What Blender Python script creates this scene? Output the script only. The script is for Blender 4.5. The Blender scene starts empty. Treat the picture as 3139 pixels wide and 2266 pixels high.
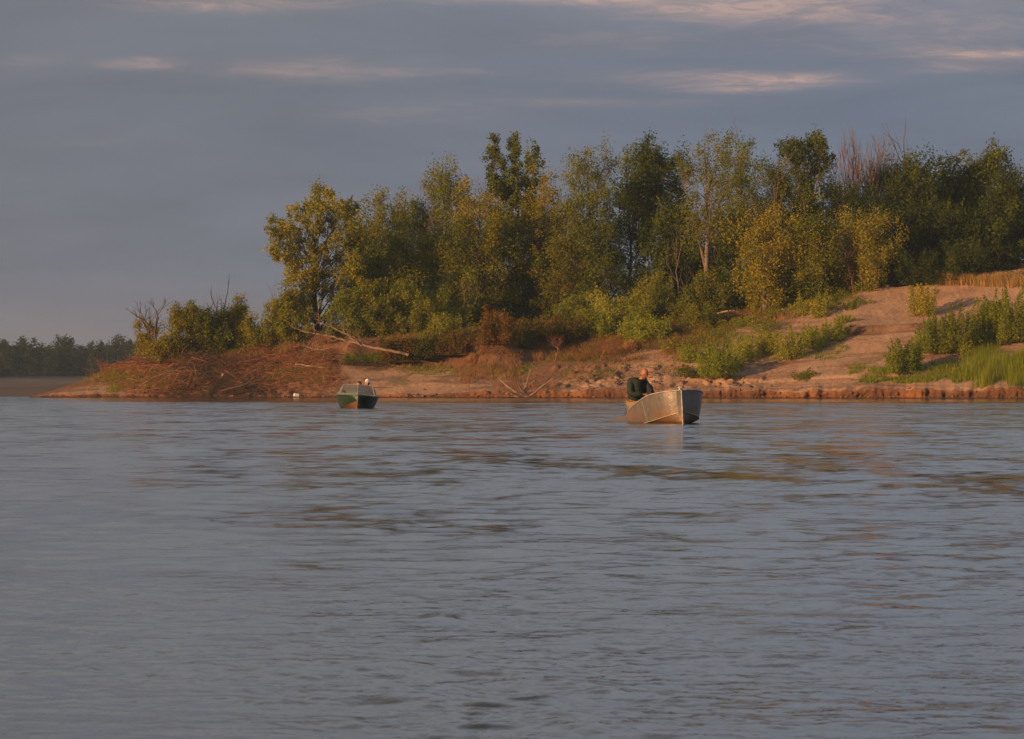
import bpy, math
import numpy as np
from mathutils import Vector, Matrix

# ------------------------------------------------------------------ camera, sky, sun, exposure
SC = bpy.context.scene
COL = SC.collection
K = 9.886e-5                       # radians per unit of the survey grid (u, v)
HV = 854.7                         # horizon row of the survey grid
EYE = 0.9

cam = bpy.data.cameras.new('camera')
cam.sensor_width = 36.0
cam.lens = 36.0 * 14000 / 3139
cam.clip_start = 0.5
cam.clip_end = 8000
cam.dof.use_dof = True
cam.dof.focus_distance = 140
cam.dof.aperture_fstop = 32
camo = bpy.data.objects.new('camera', cam)
COL.objects.link(camo)
camo.location = (0, 0, EYE)
camo.rotation_euler = (math.radians(90) + math.atan(50 / 14000), 0, 0)
SC.camera = camo

SUN_AZ = math.radians(235)         # clockwise from +Y: behind the camera, to the left
SUN_EL = math.radians(10.5)
sd = Vector((math.sin(SUN_AZ) * math.cos(SUN_EL), math.cos(SUN_AZ) * math.cos(SUN_EL), math.sin(SUN_EL)))
sun = bpy.data.lights.new('sun', 'SUN')
sun.energy = 5.0
sun.color = (1.0, 0.53, 0.22)
sun.angle = math.radians(0.6)
suno = bpy.data.objects.new('sun', sun)
COL.objects.link(suno)
suno.rotation_euler = sd.to_track_quat('Z', 'Y').to_euler()

SC.view_settings.view_transform = 'Standard'
SC.view_settings.look = 'None'
SC.view_settings.exposure = 0.3
SC.view_settings.gamma = 1.0
SC.view_settings.use_curve_mapping = False


class NT:
    """tiny node helper"""
    def __init__(s, tree):
        s.t = tree
        s.n = tree.nodes
        s.l = tree.links

    def node(s, kind, **kw):
        n = s.n.new(kind)
        for k, v in kw.items():
            setattr(n, k, v)
        return n

    def put(s, sock, v):
        if hasattr(v, 'is_output'):
            s.l.new(v, sock)
        elif v is not None:
            sock.default_value = v

    def math(s, op, a, b=None, c=None, clamp=False):
        n = s.node('ShaderNodeMath', operation=op)
        n.use_clamp = clamp
        s.put(n.inputs[0], a)
        if b is not None:
            s.put(n.inputs[1], b)
        if c is not None:
            s.put(n.inputs[2], c)
        return n.outputs[0]

    def mix(s, f, a, b, mode='MIX'):
        n = s.node('ShaderNodeMix', data_type='RGBA', blend_type=mode)
        s.put(n.inputs[0], f)
        s.put(n.inputs[6], a if hasattr(a, 'is_output') else (*a, 1))
        s.put(n.inputs[7], b if hasattr(b, 'is_output') else (*b, 1))
        return n.outputs[2]

    def ramp(s, f, stops, interp='LINEAR'):
        n = s.node('ShaderNodeValToRGB')
        n.color_ramp.interpolation = interp
        els = n.color_ramp.elements
        while len(els) < len(stops):
            els.new(0.5)
        for e, (p, c) in zip(els, stops):
            e.position = p
            e.color = (c, c, c, 1) if isinstance(c, (int, float)) else (*c, 1)
        s.put(n.inputs[0], f)
        return n.outputs[0]

    def noise(s, vec, scale, detail=4, rough=0.55, dist=0.0):
        n = s.node('ShaderNodeTexNoise')
        s.put(n.inputs['Vector'], vec)
        n.inputs['Scale'].default_value = scale
        n.inputs['Detail'].default_value = detail
        n.inputs['Roughness'].default_value = rough
        n.inputs['Distortion'].default_value = dist
        return n.outputs['Fac']


world = bpy.data.worlds.new('World')
SC.world = world
world.use_nodes = True
W = NT(world.node_tree)
W.n.clear()
sky = W.node('ShaderNodeTexSky', sky_type='NISHITA')
sky.sun_disc = False
sky.sun_elevation = SUN_EL
sky.sun_rotation = SUN_AZ
sky.dust_density = 2.5
sky.ozone_density = 1.5
sky_s = W.node('ShaderNodeVectorMath', operation='SCALE')
W.l.new(sky.outputs[0], sky_s.inputs[0])
sky_s.inputs['Scale'].default_value = 0.06
tc = W.node('ShaderNodeTexCoord')
sep = W.node('ShaderNodeSeparateXYZ')
W.l.new(tc.outputs['Generated'], sep.inputs[0])
az = W.math('ARCTAN2', sep.outputs[0], sep.outputs[1])
el = W.math('ARCSINE', sep.outputs[2])
# thin grey-blue overcast: warm pink at the horizon, blue grey above it
veil = W.ramp(W.math('MULTIPLY', el, 1 / 0.6), [
    (0.0, (0.225, 0.180, 0.180)), (0.015, (0.192, 0.172, 0.186)), (0.042, (0.155, 0.166, 0.203)), (0.10, (0.137, 0.151, 0.190)),
    (0.14, (0.152, 0.164, 0.200)), (0.23, (0.245, 0.256, 0.282)), (0.38, (0.345, 0.352, 0.375)), (1.0, (0.18, 0.185, 0.20))])
azw = W.ramp(W.math('MULTIPLY_ADD', az, 3.2, 0.5), [(0.0, (1.02, 0.97, 0.92)), (0.35, (1.0, 1.0, 1.0)), (0.75, (0.95, 1.03, 1.13)), (1.0, (1.0, 1.02, 1.06))])
veil = W.mix(1.0, veil, azw, 'MULTIPLY')
base = W.mix(0.90, sky_s.outputs[0], veil)
cx = W.node('ShaderNodeCombineXYZ')
W.put(cx.inputs[0], W.math('MULTIPLY', az, 1.0))
W.put(cx.inputs[1], W.math('MULTIPLY', el, 6.0))
n_big = W.noise(cx.outputs[0], 9, 5, 0.6, 0.6)
n_fine = W.noise(cx.outputs[0], 55, 7, 0.68, 1.2)
# soft banks of slightly lighter / darker cloud everywhere
soft = W.ramp(n_big, [(0.32, 0.90), (0.52, 1.0), (0.72, 1.10)])
base = W.mix(1.0, base, soft, 'MULTIPLY')
streaks = [  # u, v, half width, half height, strength
    (520, 14, 190, 15, .95), (320, 143, 85, 11, 0.72), (690, 155, 190, 24, 0.42), (860, 160, 260, 9, 0.25), (1660, 20, 260, 27, 1.1),
    (1330, 2, 330, 10, 0.9), (1560, 172, 170, 14, 0.75), (1760, 178, 120, 13, 0.9), (1630, 196, 120, 10, 0.8), (2200, 128, 110, 12, 1.1),
    (1300, 228, 260, 10, 0.28), (900, 255, 200, 20, 0.2), (70, 140, 70, 14, 0.2), (2080, 115, 120, 12, 0.35),
    (2060, 60, 300, 60, 0.42), (1380, 90, 200, 22, 0.25), (2140, 155, 110, 10, 0.45), (180, 320, 140, 14, 0.06)]
tot = None
for (u, v, hw, hh, amp) in streaks:
    a0, e0 = (u - 1134) * K, (HV - v) * K
    dx = W.math('MULTIPLY', W.math('SUBTRACT', az, a0), 1 / (hw * K))
    dy = W.math('MULTIPLY', W.math('SUBTRACT', el, e0), 1 / (hh * K))
    d = W.math('ADD', W.math('MULTIPLY', dx, dx), W.math('MULTIPLY', dy, dy))
    m = W.math('MULTIPLY', W.math('EXPONENT', W.math('MULTIPLY', d, -0.9)), amp)
    tot = m if tot is None else W.math('ADD', tot, m)
high = W.ramp(el, [(0.09, 0.0), (0.16, 0.55)])                  # the streaks go on above the frame
tot = W.math('ADD', tot, W.math('MULTIPLY', high, W.ramp(n_big, [(0.5, 0.0), (0.72, 1.0)])))
grain = W.ramp(n_fine, [(0.34, 0.22), (0.50, 0.55), (0.66, 1.15)])
mask = W.math('MULTIPLY', tot, grain, clamp=True)
fin = W.mix(W.math('MULTIPLY', mask, 0.85), base, (0.42, 0.295, 0.26))
# below the horizon the world is dull
bg = W.node('ShaderNodeBackground')
W.l.new(fin, bg.inputs['Color'])
bg.inputs['Strength'].default_value = 1.0
wo = W.node('ShaderNodeOutputWorld')
W.l.new(bg.outputs[0], wo.inputs['Surface'])


# ------------------------------------------------------------------ helpers
def tag(o, label=None, cat=None, group=None, kind=None):
    if label:
        o['label'] = label
    if cat:
        o['category'] = cat
    if group:
        o['group'] = group
    if kind:
        o['kind'] = kind
    return o


def empty(name, loc, rz=0.0, rx=0.0, ry=0.0):
    o = bpy.data.objects.new(name, None)
    COL.objects.link(o)
    o.location = loc
    o.rotation_euler = (rx, ry, rz)
    o.empty_display_size = 0.2
    return o


def mesh_from(name, V, F, mats, col=None, smooth=False, mi=None):
    """V (n,3); F: array (m,3|4) or list of arrays"""
    me = bpy.data.meshes.new(name)
    V = np.asarray(V, dtype=np.float32)
    if not isinstance(F, (list, tuple)):
        F = [F]
    F = [np.asarray(f, dtype=np.int32) for f in F if len(f)]
    loops = np.concatenate([f.ravel() for f in F])
    tots = np.concatenate([np.full(len(f), f.shape[1], dtype=np.int32) for f in F])
    starts = np.concatenate([[0], np.cumsum(tots)[:-1]]).astype(np.int32)
    me.vertices.add(len(V))
    me.vertices.foreach_set('co', V.ravel())
    me.loops.add(len(loops))
    me.loops.foreach_set('vertex_index', loops)
    me.polygons.add(len(tots))
    me.polygons.foreach_set('loop_start', starts)
    me.polygons.foreach_set('loop_total', tots)
    me.polygons.foreach_set('use_smooth', np.full(len(tots), smooth, dtype=bool))
    if mi is not None:
        me.polygons.foreach_set('material_index', np.asarray(mi, dtype=np.int32))
    for m in (mats if isinstance(mats, (list, tuple)) else [mats]):
        me.materials.append(m)
    if col is not None:
        a = me.color_attributes.new('Col', 'FLOAT_COLOR', 'POINT')
        c = np.ones((len(V), 4), dtype=np.float32)
        c[:, :3] = col
        a.data.foreach_set('color', c.ravel())
    me.update(calc_edges=True)
    return me


def link(name, me, parent=None, loc=(0, 0, 0)):
    o = bpy.data.objects.new(name, me)
    COL.objects.link(o)
    o.location = loc
    if parent:
        o.parent = parent
    return o


def hash2(ix, iy, seed):
    h = (ix.astype(np.int64) * 374761393 + iy.astype(np.int64) * 668265263 + seed * 1274126177) & 0xffffffff
    h = ((h ^ (h >> 13)) * 1274126177) & 0xffffffff
    h = h ^ (h >> 16)
    return (h & 0xffffff) / float(0xffffff)


def vnoise(x, y, seed=0):
    x = np.asarray(x, dtype=np.float64)
    y = np.asarray(y, dtype=np.float64)
    ix, iy = np.floor(x), np.floor(y)
    fx, fy = x - ix, y - iy
    fx = fx * fx * (3 - 2 * fx)
    fy = fy * fy * (3 - 2 * fy)
    a, b = hash2(ix, iy, seed), hash2(ix + 1, iy, seed)
    c, d = hash2(ix, iy + 1, seed), hash2(ix + 1, iy + 1, seed)
    return (a * (1 - fx) + b * fx) * (1 - fy) + (c * (1 - fx) + d * fx) * fy


def fbm(x, y, seed=0, oct=4):
    s, amp, t = 0, 0.5, 0
    for i in range(oct):
        s = s + amp * vnoise(x * 2 ** i, y * 2 ** i, seed + i * 17)
        t += amp
        amp *= 0.55
    return s / t


def sstep(a, b, x):
    t = np.clip((x - a) / (b - a), 0, 1)
    return t * t * (3 - 2 * t)


def tubes(segs, n=5):
    """segs: rows of p0(3) p1(3) r0 r1 -> V, F"""
    S = np.asarray(segs, dtype=np.float64)
    p0, p1, r0, r1 = S[:, :3], S[:, 3:6], S[:, 6], S[:, 7]
    d = p1 - p0
    L = np.linalg.norm(d, axis=1, keepdims=True) + 1e-9
    d = d / L
    up = np.tile(np.array([[0.0, 0.0, 1.0]]), (len(S), 1))
    up[np.abs(d[:, 2]) > 0.9] = (1, 0, 0)
    a = np.cross(up, d)
    a /= np.linalg.norm(a, axis=1, keepdims=True) + 1e-9
    b = np.cross(d, a)
    th = np.arange(n) * 2 * np.pi / n
    ring = a[:, None, :] * np.cos(th)[None, :, None] + b[:, None, :] * np.sin(th)[None, :, None]
    A = p0[:, None, :] + ring * r0[:, None, None]
    B = p1[:, None, :] + ring * r1[:, None, None]
    V = np.concatenate([A, B], axis=1).reshape(-1, 3)
    base = (np.arange(len(S)) * 2 * n)[:, None]
    i = np.arange(n)
    j = (i + 1) % n
    F = np.stack([base + i, base + j, base + n + j, base + n + i], axis=-1).reshape(-1, 4)
    return V, F


def poly_segs(pts, radii):
    pts = np.asarray(pts, dtype=float)
    return [[*pts[i], *pts[i + 1], radii[i], radii[i + 1]] for i in range(len(pts) - 1)]


def leaves(rng, C, L, Wd, cols, flat=0.0):
    """pointed leaf blades at centres C; L, Wd arrays; cols (n,3)"""
    n = len(C)
    d = rng.normal(size=(n, 3))
    d /= np.linalg.norm(d, axis=1, keepdims=True)
    e = rng.normal(size=(n, 3))
    if flat:
        e[:, 2] *= (1 - flat)
    e -= d * (e * d).sum(1, keepdims=True)
    e /= np.linalg.norm(e, axis=1, keepdims=True) + 1e-9
    L = np.asarray(L).reshape(-1, 1) / 2
    Wd = np.asarray(Wd).reshape(-1, 1) / 2
    V = np.stack([C + d * L * 1.05, C - d * L * .75 + e * Wd * 1.15, C - d * L * .75 - e * Wd * 1.15], axis=1).reshape(-1, 3)
    F = np.arange(3 * n).reshape(-1, 3)
    return V, F, np.repeat(cols, 3, axis=0)


# ------------------------------------------------------------------ materials
def new_mat(name):
    m = bpy.data.materials.new(name)
    m.use_nodes = True
    t = NT(m.node_tree)
    p = m.node_tree.nodes['Principled BSDF']
    return m, t, p


def plain(name, c, rough=0.7, metal=0.0, var=0.25, scale=6.0, bump=0.0, coord='Object', c2=None):
    m, t, p = new_mat(name)
    co = t.node('ShaderNodeTexCoord')
    f = t.noise(co.outputs[coord], scale, 5, 0.6)
    lo = tuple(x * (1 - var) for x in c)
    hi = c2 if c2 else tuple(min(1, x * (1 + var)) for x in c)
    t.put(p.inputs['Base Color'], t.mix(t.ramp(f, [(0.3, 0.0), (0.7, 1.0)]), lo, hi))
    p.inputs['Roughness'].default_value = rough
    p.inputs['Metallic'].default_value = metal
    if bump:
        b = t.node('ShaderNodeBump')
        b.inputs['Strength'].default_value = bump
        b.inputs['Distance'].default_value = 0.02
        t.put(b.inputs['Height'], t.noise(co.outputs[coord], scale * 5, 4))
        t.l.new(b.outputs[0], p.inputs['Normal'])
    return m


def leaf_mat(name, trans=0.42, rough=0.7):
    m = bpy.data.materials.new(name)
    m.use_nodes = True
    t = NT(m.node_tree)
    t.n.clear()
    at = t.node('ShaderNodeAttribute', attribute_name='Col')
    di = t.node('ShaderNodeBsdfPrincipled')
    di.inputs['Roughness'].default_value = rough
    di.inputs['Specular IOR Level'].default_value = 0.12
    t.l.new(at.outputs['Color'], di.inputs['Base Color'])
    tr = t.node('ShaderNodeBsdfTranslucent')
    t.put(tr.inputs['Color'], t.mix(1.0, at.outputs['Color'], (1.25, 1.15, 0.5), 'MULTIPLY'))
    mx = t.node('ShaderNodeMixShader')
    mx.inputs[0].default_value = trans
    t.l.new(di.outputs[0], mx.inputs[1])
    t.l.new(tr.outputs[0], mx.inputs[2])
    o = t.node('ShaderNodeOutputMaterial')
    t.l.new(mx.outputs[0], o.inputs['Surface'])
    return m


M = {}
M['leaf'] = leaf_mat('leaf')
M['dry'] = leaf_mat('dry_leaf', 0.15, 0.8)
M['bark'] = plain('dark_bark', (0.075, 0.052, 0.038), 0.9, var=0.35, scale=3)
M['pale_bark'] = plain('pale_bark', (0.17, 0.125, 0.09), 0.85, var=0.35, scale=2)
M['grey_bark'] = plain('grey_bark', (0.15, 0.12, 0.10), 0.9, var=0.3, scale=3)
M['drift'] = plain('bleached_wood', (0.28, 0.185, 0.115), 0.85, var=0.4, scale=2.5)
M['old_wood'] = plain('old_grey_wood', (.25, .19, .145), .9, var=.35, scale=3)
M['twig'] = plain('brown_twig', (0.17, 0.085, 0.052), 0.9, var=0.4, scale=1.2)

# ------------------------------------------------------------------ terrain
TU = np.array([70, 130, 200, 330, 500, 700, 850, 1000, 1100, 1250, 1400, 1500, 1600, 1700, 1800, 1900, 2000, 2100, 2268, 2500, 3400.])
T_VB = np.array([879, 868, 850, 825, 812, 805, 812, 812, 822, 808, 785, 765, 735, 700, 668, 645, 632, 625, 600, 570, 540.])
T_TB = np.array([.6, 2, 4, 6, 7, 9, 10, 10, 9, 10, 13, 15, 18, 22, 26, 28, 30, 31, 34, 40, 50.])
T_VC = np.array([878.5, 862, 838, 792, 768, 744, 742, 738, 735, 725, 712, 700, 685, 664, 646, 632, 622, 610, 580, 550, 520.])
T_TC = np.array([1, 3, 7, 12, 15, 16, 18, 20, 21, 24, 26, 28, 30, 32, 33, 35, 37, 40, 46, 55, 70.])
S_U = np.array([70, 500, 1100, 1700, 2268, 3400.])
S_Y = np.array([352, 348, 338, 325, 314, 300.])
B_U = np.array([60, 75, 110, 200, 500, 750, 1000, 1080, 1300, 1700, 1790, 2268, 3400.])
B_Z = np.array([.0, .10, .22, .24, .22, .24, .30, .48, .56, .50, .68, .74, .75])
ZBACK_U = np.array([60, 130, 250, 500, 800, 1200, 3400.])
ZBACK_T = np.array([1.5, 7, 22, 45, 75, 110, 140.])


def ysh(u):
    u = np.asarray(u, dtype=float)
    return np.interp(u, S_U, S_Y)


def ground(u, t):
    u = np.asarray(u, dtype=float)
    t = np.asarray(t, dtype=float)
    jit = 2.0 * (fbm(u / 90, u * 0, 5, 3) - .5) + 0.7 * (fbm(u / 16, u * 0, 6, 2) - .5)
    Y = ysh(u) + t + jit * np.exp(-np.clip(t, 0, None) / 1.6)
    X = (u - 1134) * K * Y
    zb = np.interp(u, B_U, B_Z) * (1 + (1.5 * fbm(u / 60, u * 0, 9, 5) - .8) * np.exp(-np.clip(t, 0, None) / 1.3))
    tb, vb = np.interp(u, TU, T_TB), np.interp(u, TU, T_VB)
    tcr, vc = np.interp(u, TU, T_TC), np.interp(u, TU, T_VC)
    Ys = np.interp(u, S_U, S_Y)
    zB = EYE + (HV - vb) * K * (Ys + tb)
    zC = EYE + (HV - vc) * K * (Ys + tcr)
    zB = np.maximum(zB, zb + 0.05 * tb)
    zC = np.maximum(zC, zB + 0.02)
    # mud toe, eroded face, beach, upper slope, plateau
    f1 = np.clip((t - 0.30) / np.maximum(tb - 0.30, .1), 0, 1)
    z = zb + (zB - zb) * (0.75 * f1 + 0.25 * f1 ** 2)
    z = z
    f2 = np.clip((t - tb) / np.maximum(tcr - tb, .1), 0, 1)
    wall = sstep(735, 790, u) * (1 - sstep(1090, 1180, u))                 # cut terrace above the flat beach
    steep = sstep(0.0, 0.16, f2) * 0.62 + f2 * 0.38
    g2 = wall * steep + (1 - wall) * (0.55 * f2 + 0.45 * sstep(0, 1, f2))
    z = np.where(t > tb, zB + (zC - zB) * g2, z)
    z = z + np.clip(t - tcr, 0, 60) * 0.03
    z = z + wall * 0.9 * (fbm(X / 1.4, Y / 1.4, 15, 3) - .5) * sstep(-1, .5, t - tb) * (1 - sstep(3, 6, t - tb))
    # dune scarp on the right
    tl = np.interp(u, [1780, 1900, 2050, 2120], [16.5, 17.5, 18.5, 20.5]) + 0.7 * (fbm(u / 40, u * 0, 31, 3) - .5)
    mk = sstep(1800, 1880, u) * (1 - sstep(2050, 2130, u))
    z = z + mk * 0.34 * (sstep(-0.35, 0.1, t - tl) - sstep(0.1, 5.0, t - tl))
    mk2 = sstep(1450, 1540, u) * (1 - sstep(1980, 2100, u))
    tl2 = 4.2 + 1.2 * (fbm(u / 70, u * 0, 33, 3) - .5)
    z = z + mk2 * 0.14 * (sstep(-0.25, 0.1, t - tl2) - sstep(0.1, 3.0, t - tl2))
    # lumps
    a = sstep(0.3, 4, t)
    land = sstep(70, 260, u)
    z = z + a * land * (0.60 * (fbm(X / 6.0, Y / 6.0, 1, 2) - .5) + 0.15 * (fbm(X / 1.6, Y / 1.2, 2, 3) - .5) + 0.05 * (fbm(X / .32, Y / .32, 3, 2) - .5))
    rough = sstep(1180, 1260, u) * (1 - sstep(1640, 1760, u)) * sstep(1.0, 2.5, t) * (1 - sstep(9, 12, t))   # trampled clods
    z = z + rough * 0.20 * (sstep(.52, .62, fbm(X / .75, Y / 1.3, 8, 3)) - .4)
    z = z + sstep(280, 360, u) * (1 - sstep(700, 780, u)) * sstep(.3, 1.2, t) * (1 - sstep(14, 18, t)) * .8 * (fbm(X / 1.1, Y / 1.4, 18, 4) - .5)
    z = z + 0.03 * (vnoise(X / .25, Y / .25, 4) - .5) * sstep(.3, 1, t)
    # front face
    zf = -0.25 + 0.33 * sstep(-1.6, -0.4, t) + 0.05 * (vnoise(X * 3, Y * 3, 12) - .5)
    face = sstep(-0.05, 0.30, t + 0.28 * (fbm(u / 5.5, z * 1.0, 14, 3) - .5))
    z = np.where(t < 0.30, zf + (z - zf) * face, z)
    # falls back to the river behind the spit
    tbk = np.interp(u, ZBACK_U, ZBACK_T)
    back = 1 - sstep(tbk * 0.72, tbk, t)
    z = -0.4 + (z + 0.4) * back
    z = np.where(u < 62, -0.4, z)
    return X, Y, z


us = np.concatenate([np.arange(56, 2400, 2.7), np.arange(2400, 3400, 12)])
ts = np.concatenate([np.linspace(-2.2, -.3, 7), np.linspace(-.22, .42, 12), np.arange(.55, 4, .14), np.arange(4, 20, .22),
                     np.arange(20, 48, .5), np.arange(48, 150, 5)])
UU, TT = np.meshgrid(us, ts)
gx, gy, gz = ground(UU, TT)
# erosion cracks: push the face back and forth
inface = np.exp(-((TT - 0.08) / 0.3) ** 2)
gy = gy + inface * (0.7 * (fbm(UU / 40, UU * 0 + 3, 21, 4) - .5) + (0.55 * (fbm(UU / 13, gz * 4.5, 22, 4) - .5) + 0.30 * (fbm(UU / 4.2, gz * 7, 23, 2) - .5)) * (gz > .05))
gy = gy - 0.10 * np.exp(-((TT - 0.22) / 0.10) ** 2) * (.4 + fbm(UU / 20, UU * 0, 24, 3))
V = np.stack([gx, gy, gz], -1).reshape(-1, 3)
nr, nc = UU.shape
idx = np.arange(nr * nc).reshape(nr, nc)
Fg = np.stack([idx[:-1, :-1], idx[:-1, 1:], idx[1:, 1:], idx[1:, :-1]], -1).reshape(-1, 4)


def lerp3(c, d, f):
    f = np.clip(f, 0, 1)[..., None]
    return c * (1 - f) + np.array(d) * f


n1 = fbm(gx / 2.2, gy / 2.2, 41, 4)
n2 = fbm(gx / .5, gy / .9, 42, 4)
n3 = fbm(gx / 7, gy / 4, 43, 3)
colr = np.zeros(UU.shape + (3,)) + np.array([0.38, 0.245, 0.160])
colr = lerp3(colr, [0.27, 0.170, 0.115], sstep(.45, .7, n1) * .8)
colr = lerp3(colr, [0.42, 0.30, 0.21], sstep(.55, .75, n2) * .5)
soil = np.array([0.23, 0.100, 0.042])
face_m = (np.exp(-((TT - .05) / .28) ** 2)) * (gz < 1.0)
colr = lerp3(colr, soil, face_m * 1.3)
colr = lerp3(colr, [0.17, 0.075, 0.035], face_m * sstep(.40, .60, fbm(UU / 12, gz * 7, 44, 4)) * .9)
colr = lerp3(colr, [0.085, 0.045, 0.028], face_m * sstep(.38, .58, fbm(UU / 75, UU * 0, 46, 4)) * .8)
colr = lerp3(colr, [0.085, 0.055, 0.04], (1 - sstep(-.35, -.05, TT)))
colr = lerp3(colr, [0.10, 0.07, 0.05], (1 - sstep(0.0, .05, gz)))
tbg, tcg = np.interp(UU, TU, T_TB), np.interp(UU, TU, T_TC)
litter = sstep(-1.5, 1.5, TT - tbg + 4 * (n3 - .5) + 3 * (n1 - .5))
left = sstep(270, 340, UU + 60 * (n1 - .5)) * (1 - sstep(700, 800, UU + 0 * TT))
litter = np.maximum(litter, left * sstep(.0, .5, TT + 1.2 * (n1 - .5)))
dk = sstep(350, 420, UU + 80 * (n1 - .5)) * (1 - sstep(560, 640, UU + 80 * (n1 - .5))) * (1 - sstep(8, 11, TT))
litter = np.maximum(litter, sstep(1080, 1140, UU) * (1 - sstep(1330, 1420, UU)) * sstep(3.2, 6, TT + 3 * (n1 - .5)))
sandtop = sstep(1840, 1940, UU) * (1 - sstep(2120, 2250, UU)) * (1 - sstep(0.5, 3, TT - tbg))
litter = litter * (1 - sandtop * .9)
colr = lerp3(colr, [0.20, 0.105, 0.058], litter * .92)
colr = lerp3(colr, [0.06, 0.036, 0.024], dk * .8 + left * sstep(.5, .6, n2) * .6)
colr = lerp3(colr, [0.10, 0.10, 0.035], litter * (1 - left) * sstep(.5, .62, n1) * .75)
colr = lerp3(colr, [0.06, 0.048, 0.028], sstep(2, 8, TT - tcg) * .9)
wall_shade = sstep(735, 790, UU) * (1 - sstep(1090, 1180, UU)) * sstep(0, .3, TT - tbg) * (1 - sstep(1.2, 2.2, TT - tbg))
colr = lerp3(colr, [0.075, 0.042, 0.026], wall_shade * .9)  # shade of the overhanging bushes, painted dark into the terrace wall
tlg = np.interp(UU, [1780, 1900, 2050, 2120], [16.5, 17.5, 18.5, 20.5]) + 0.7 * (fbm(UU / 40, UU * 0, 31, 3) - .5)
scarp = sstep(1820, 1880, UU) * (1 - sstep(2040, 2100, UU)) * sstep(-1.1, -.5, TT - tlg) * (1 - sstep(.2, .7, TT - tlg))
colr = lerp3(colr, [0.11, 0.060, 0.036], scarp * (.5 + .5 * sstep(.35, .6, n1)))
lines = sstep(.58, .70, fbm(gx / 5, TT / .45, 45, 3)) * sstep(.6, 1.5, TT) * (1 - sstep(18, 26, TT))
colr = lerp3(colr, [0.17, 0.095, 0.058], lines * .65)
# sparse green film low on the beach
gr = sstep(.52, .66, n1) * sstep(1.2, 2.5, TT) * (1 - sstep(9, 11, TT)) * (sstep(820, 900, UU) * (1 - sstep(1240, 1330, UU)) + sstep(1840, 1960, UU)) * .7
colr = lerp3(colr, [0.14, 0.14, 0.05], gr * .8)

mg, tg, pg = new_mat('bank_soil')
at = tg.node('ShaderNodeAttribute', attribute_name='Col')
co = tg.node('ShaderNodeTexCoord')
f = tg.noise(co.outputs['Object'], 3.0, 8, 0.7)
c = tg.mix(1.0, at.outputs['Color'], tg.ramp(f, [(0.25, 0.62), (0.5, 1.0), (0.8, 1.3)]), 'MULTIPLY')
spk = tg.noise(co.outputs['Object'], 9.0, 3, 0.6)
c = tg.mix(tg.ramp(spk, [(0.66, 0.0), (0.74, 0.55)]), c, (0.12, 0.075, 0.045))
tg.put(pg.inputs['Base Color'], c)
pg.inputs['Roughness'].default_value = 0.95
pg.inputs['Specular IOR Level'].default_value = 0.1
b = tg.node('ShaderNodeBump')
b.inputs['Strength'].default_value = 0.9
b.inputs['Distance'].default_value = 0.12
tg.put(b.inputs['Height'], tg.noise(co.outputs['Object'], 4.5, 8, 0.7))
tg.l.new(b.outputs[0], pg.inputs['Normal'])
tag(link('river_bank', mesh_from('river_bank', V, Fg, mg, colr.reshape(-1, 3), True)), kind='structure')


def t_for_v(u, v):
    t = np.arange(0.3, 60, .1)
    X, Y, z = ground(np.full_like(t, u), t)
    vv = HV - (z - EYE) / (K * Y)
    ok = np.where(vv <= v)[0]
    return t[ok[0]] if len(ok) else 30.0


def spot(u, v=None, t=None):
    if t is None:
        t = t_for_v(u, v)
    X, Y, z = ground(np.array([float(u)]), np.array([float(t)]))
    return float(X[0]), float(Y[0]), float(z[0])


def at_px(u, v, Y):
    return np.array([(u - 1134) * K * Y, Y, EYE + (HV - v) * K * Y])


# ------------------------------------------------------------------ far bank, sand bar, river
rng = np.random.default_rng(3)
ub = np.arange(-900, 700, 9.0)
yb = np.concatenate([np.linspace(372, 420, 14), np.linspace(430, 1150, 50), np.linspace(1170, 1650, 8)])
UB, YB = np.meshgrid(ub, yb)
XB = (UB - 1134) * K * np.minimum(YB, 1650)
ZB = np.interp(YB, [372, 384, 600, 1060, 1110, 1650], [-0.15, 0.02, 0.7, 2.2, 3.2, 4.5]) + 0.12 * (fbm(XB / 6, YB / 14, 51, 3) - .5) * sstep(372, 400, YB)
ZB = ZB - 0.6 * sstep(400, 700, UB) * (YB < 1050)
cB = np.zeros(UB.shape + (3,)) + np.array([0.15, 0.12, 0.10])
cB = lerp3(cB, [0.12, 0.095, 0.075], sstep(.42, .6, fbm(XB / 8, YB / 60, 52, 4)))
cB = lerp3(cB, [0.035, 0.04, 0.025], sstep(1060, 1110, YB))
idx = np.arange(UB.size).reshape(UB.shape)
Fb = np.stack([idx[:-1, :-1], idx[:-1, 1:], idx[1:, 1:], idx[1:, :-1]], -1).reshape(-1, 4)
tag(link('far_sandbar', mesh_from('far_sandbar', np.stack([XB, YB, ZB], -1).reshape(-1, 3), Fb, mg, cB.reshape(-1, 3), True)), kind='structure')

# far land closing the horizon behind everything
xf = np.linspace(-900, 900, 60)
VF, FF = [], []
for i, x in enumerate(xf):
    VF += [(x, 1180, -.3), (x, 1200, 2.5), (x, 1680, 5)]
for i in range(len(xf) - 1):
    for j in range(2):
        a = i * 3 + j
        FF.append((a, a + 3, a + 4, a + 1))
tag(link('far_land', mesh_from('far_land', VF, np.array(FF), mg, np.zeros((len(VF), 3)) + [.05, .05, .03], True)), kind='structure')

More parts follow.
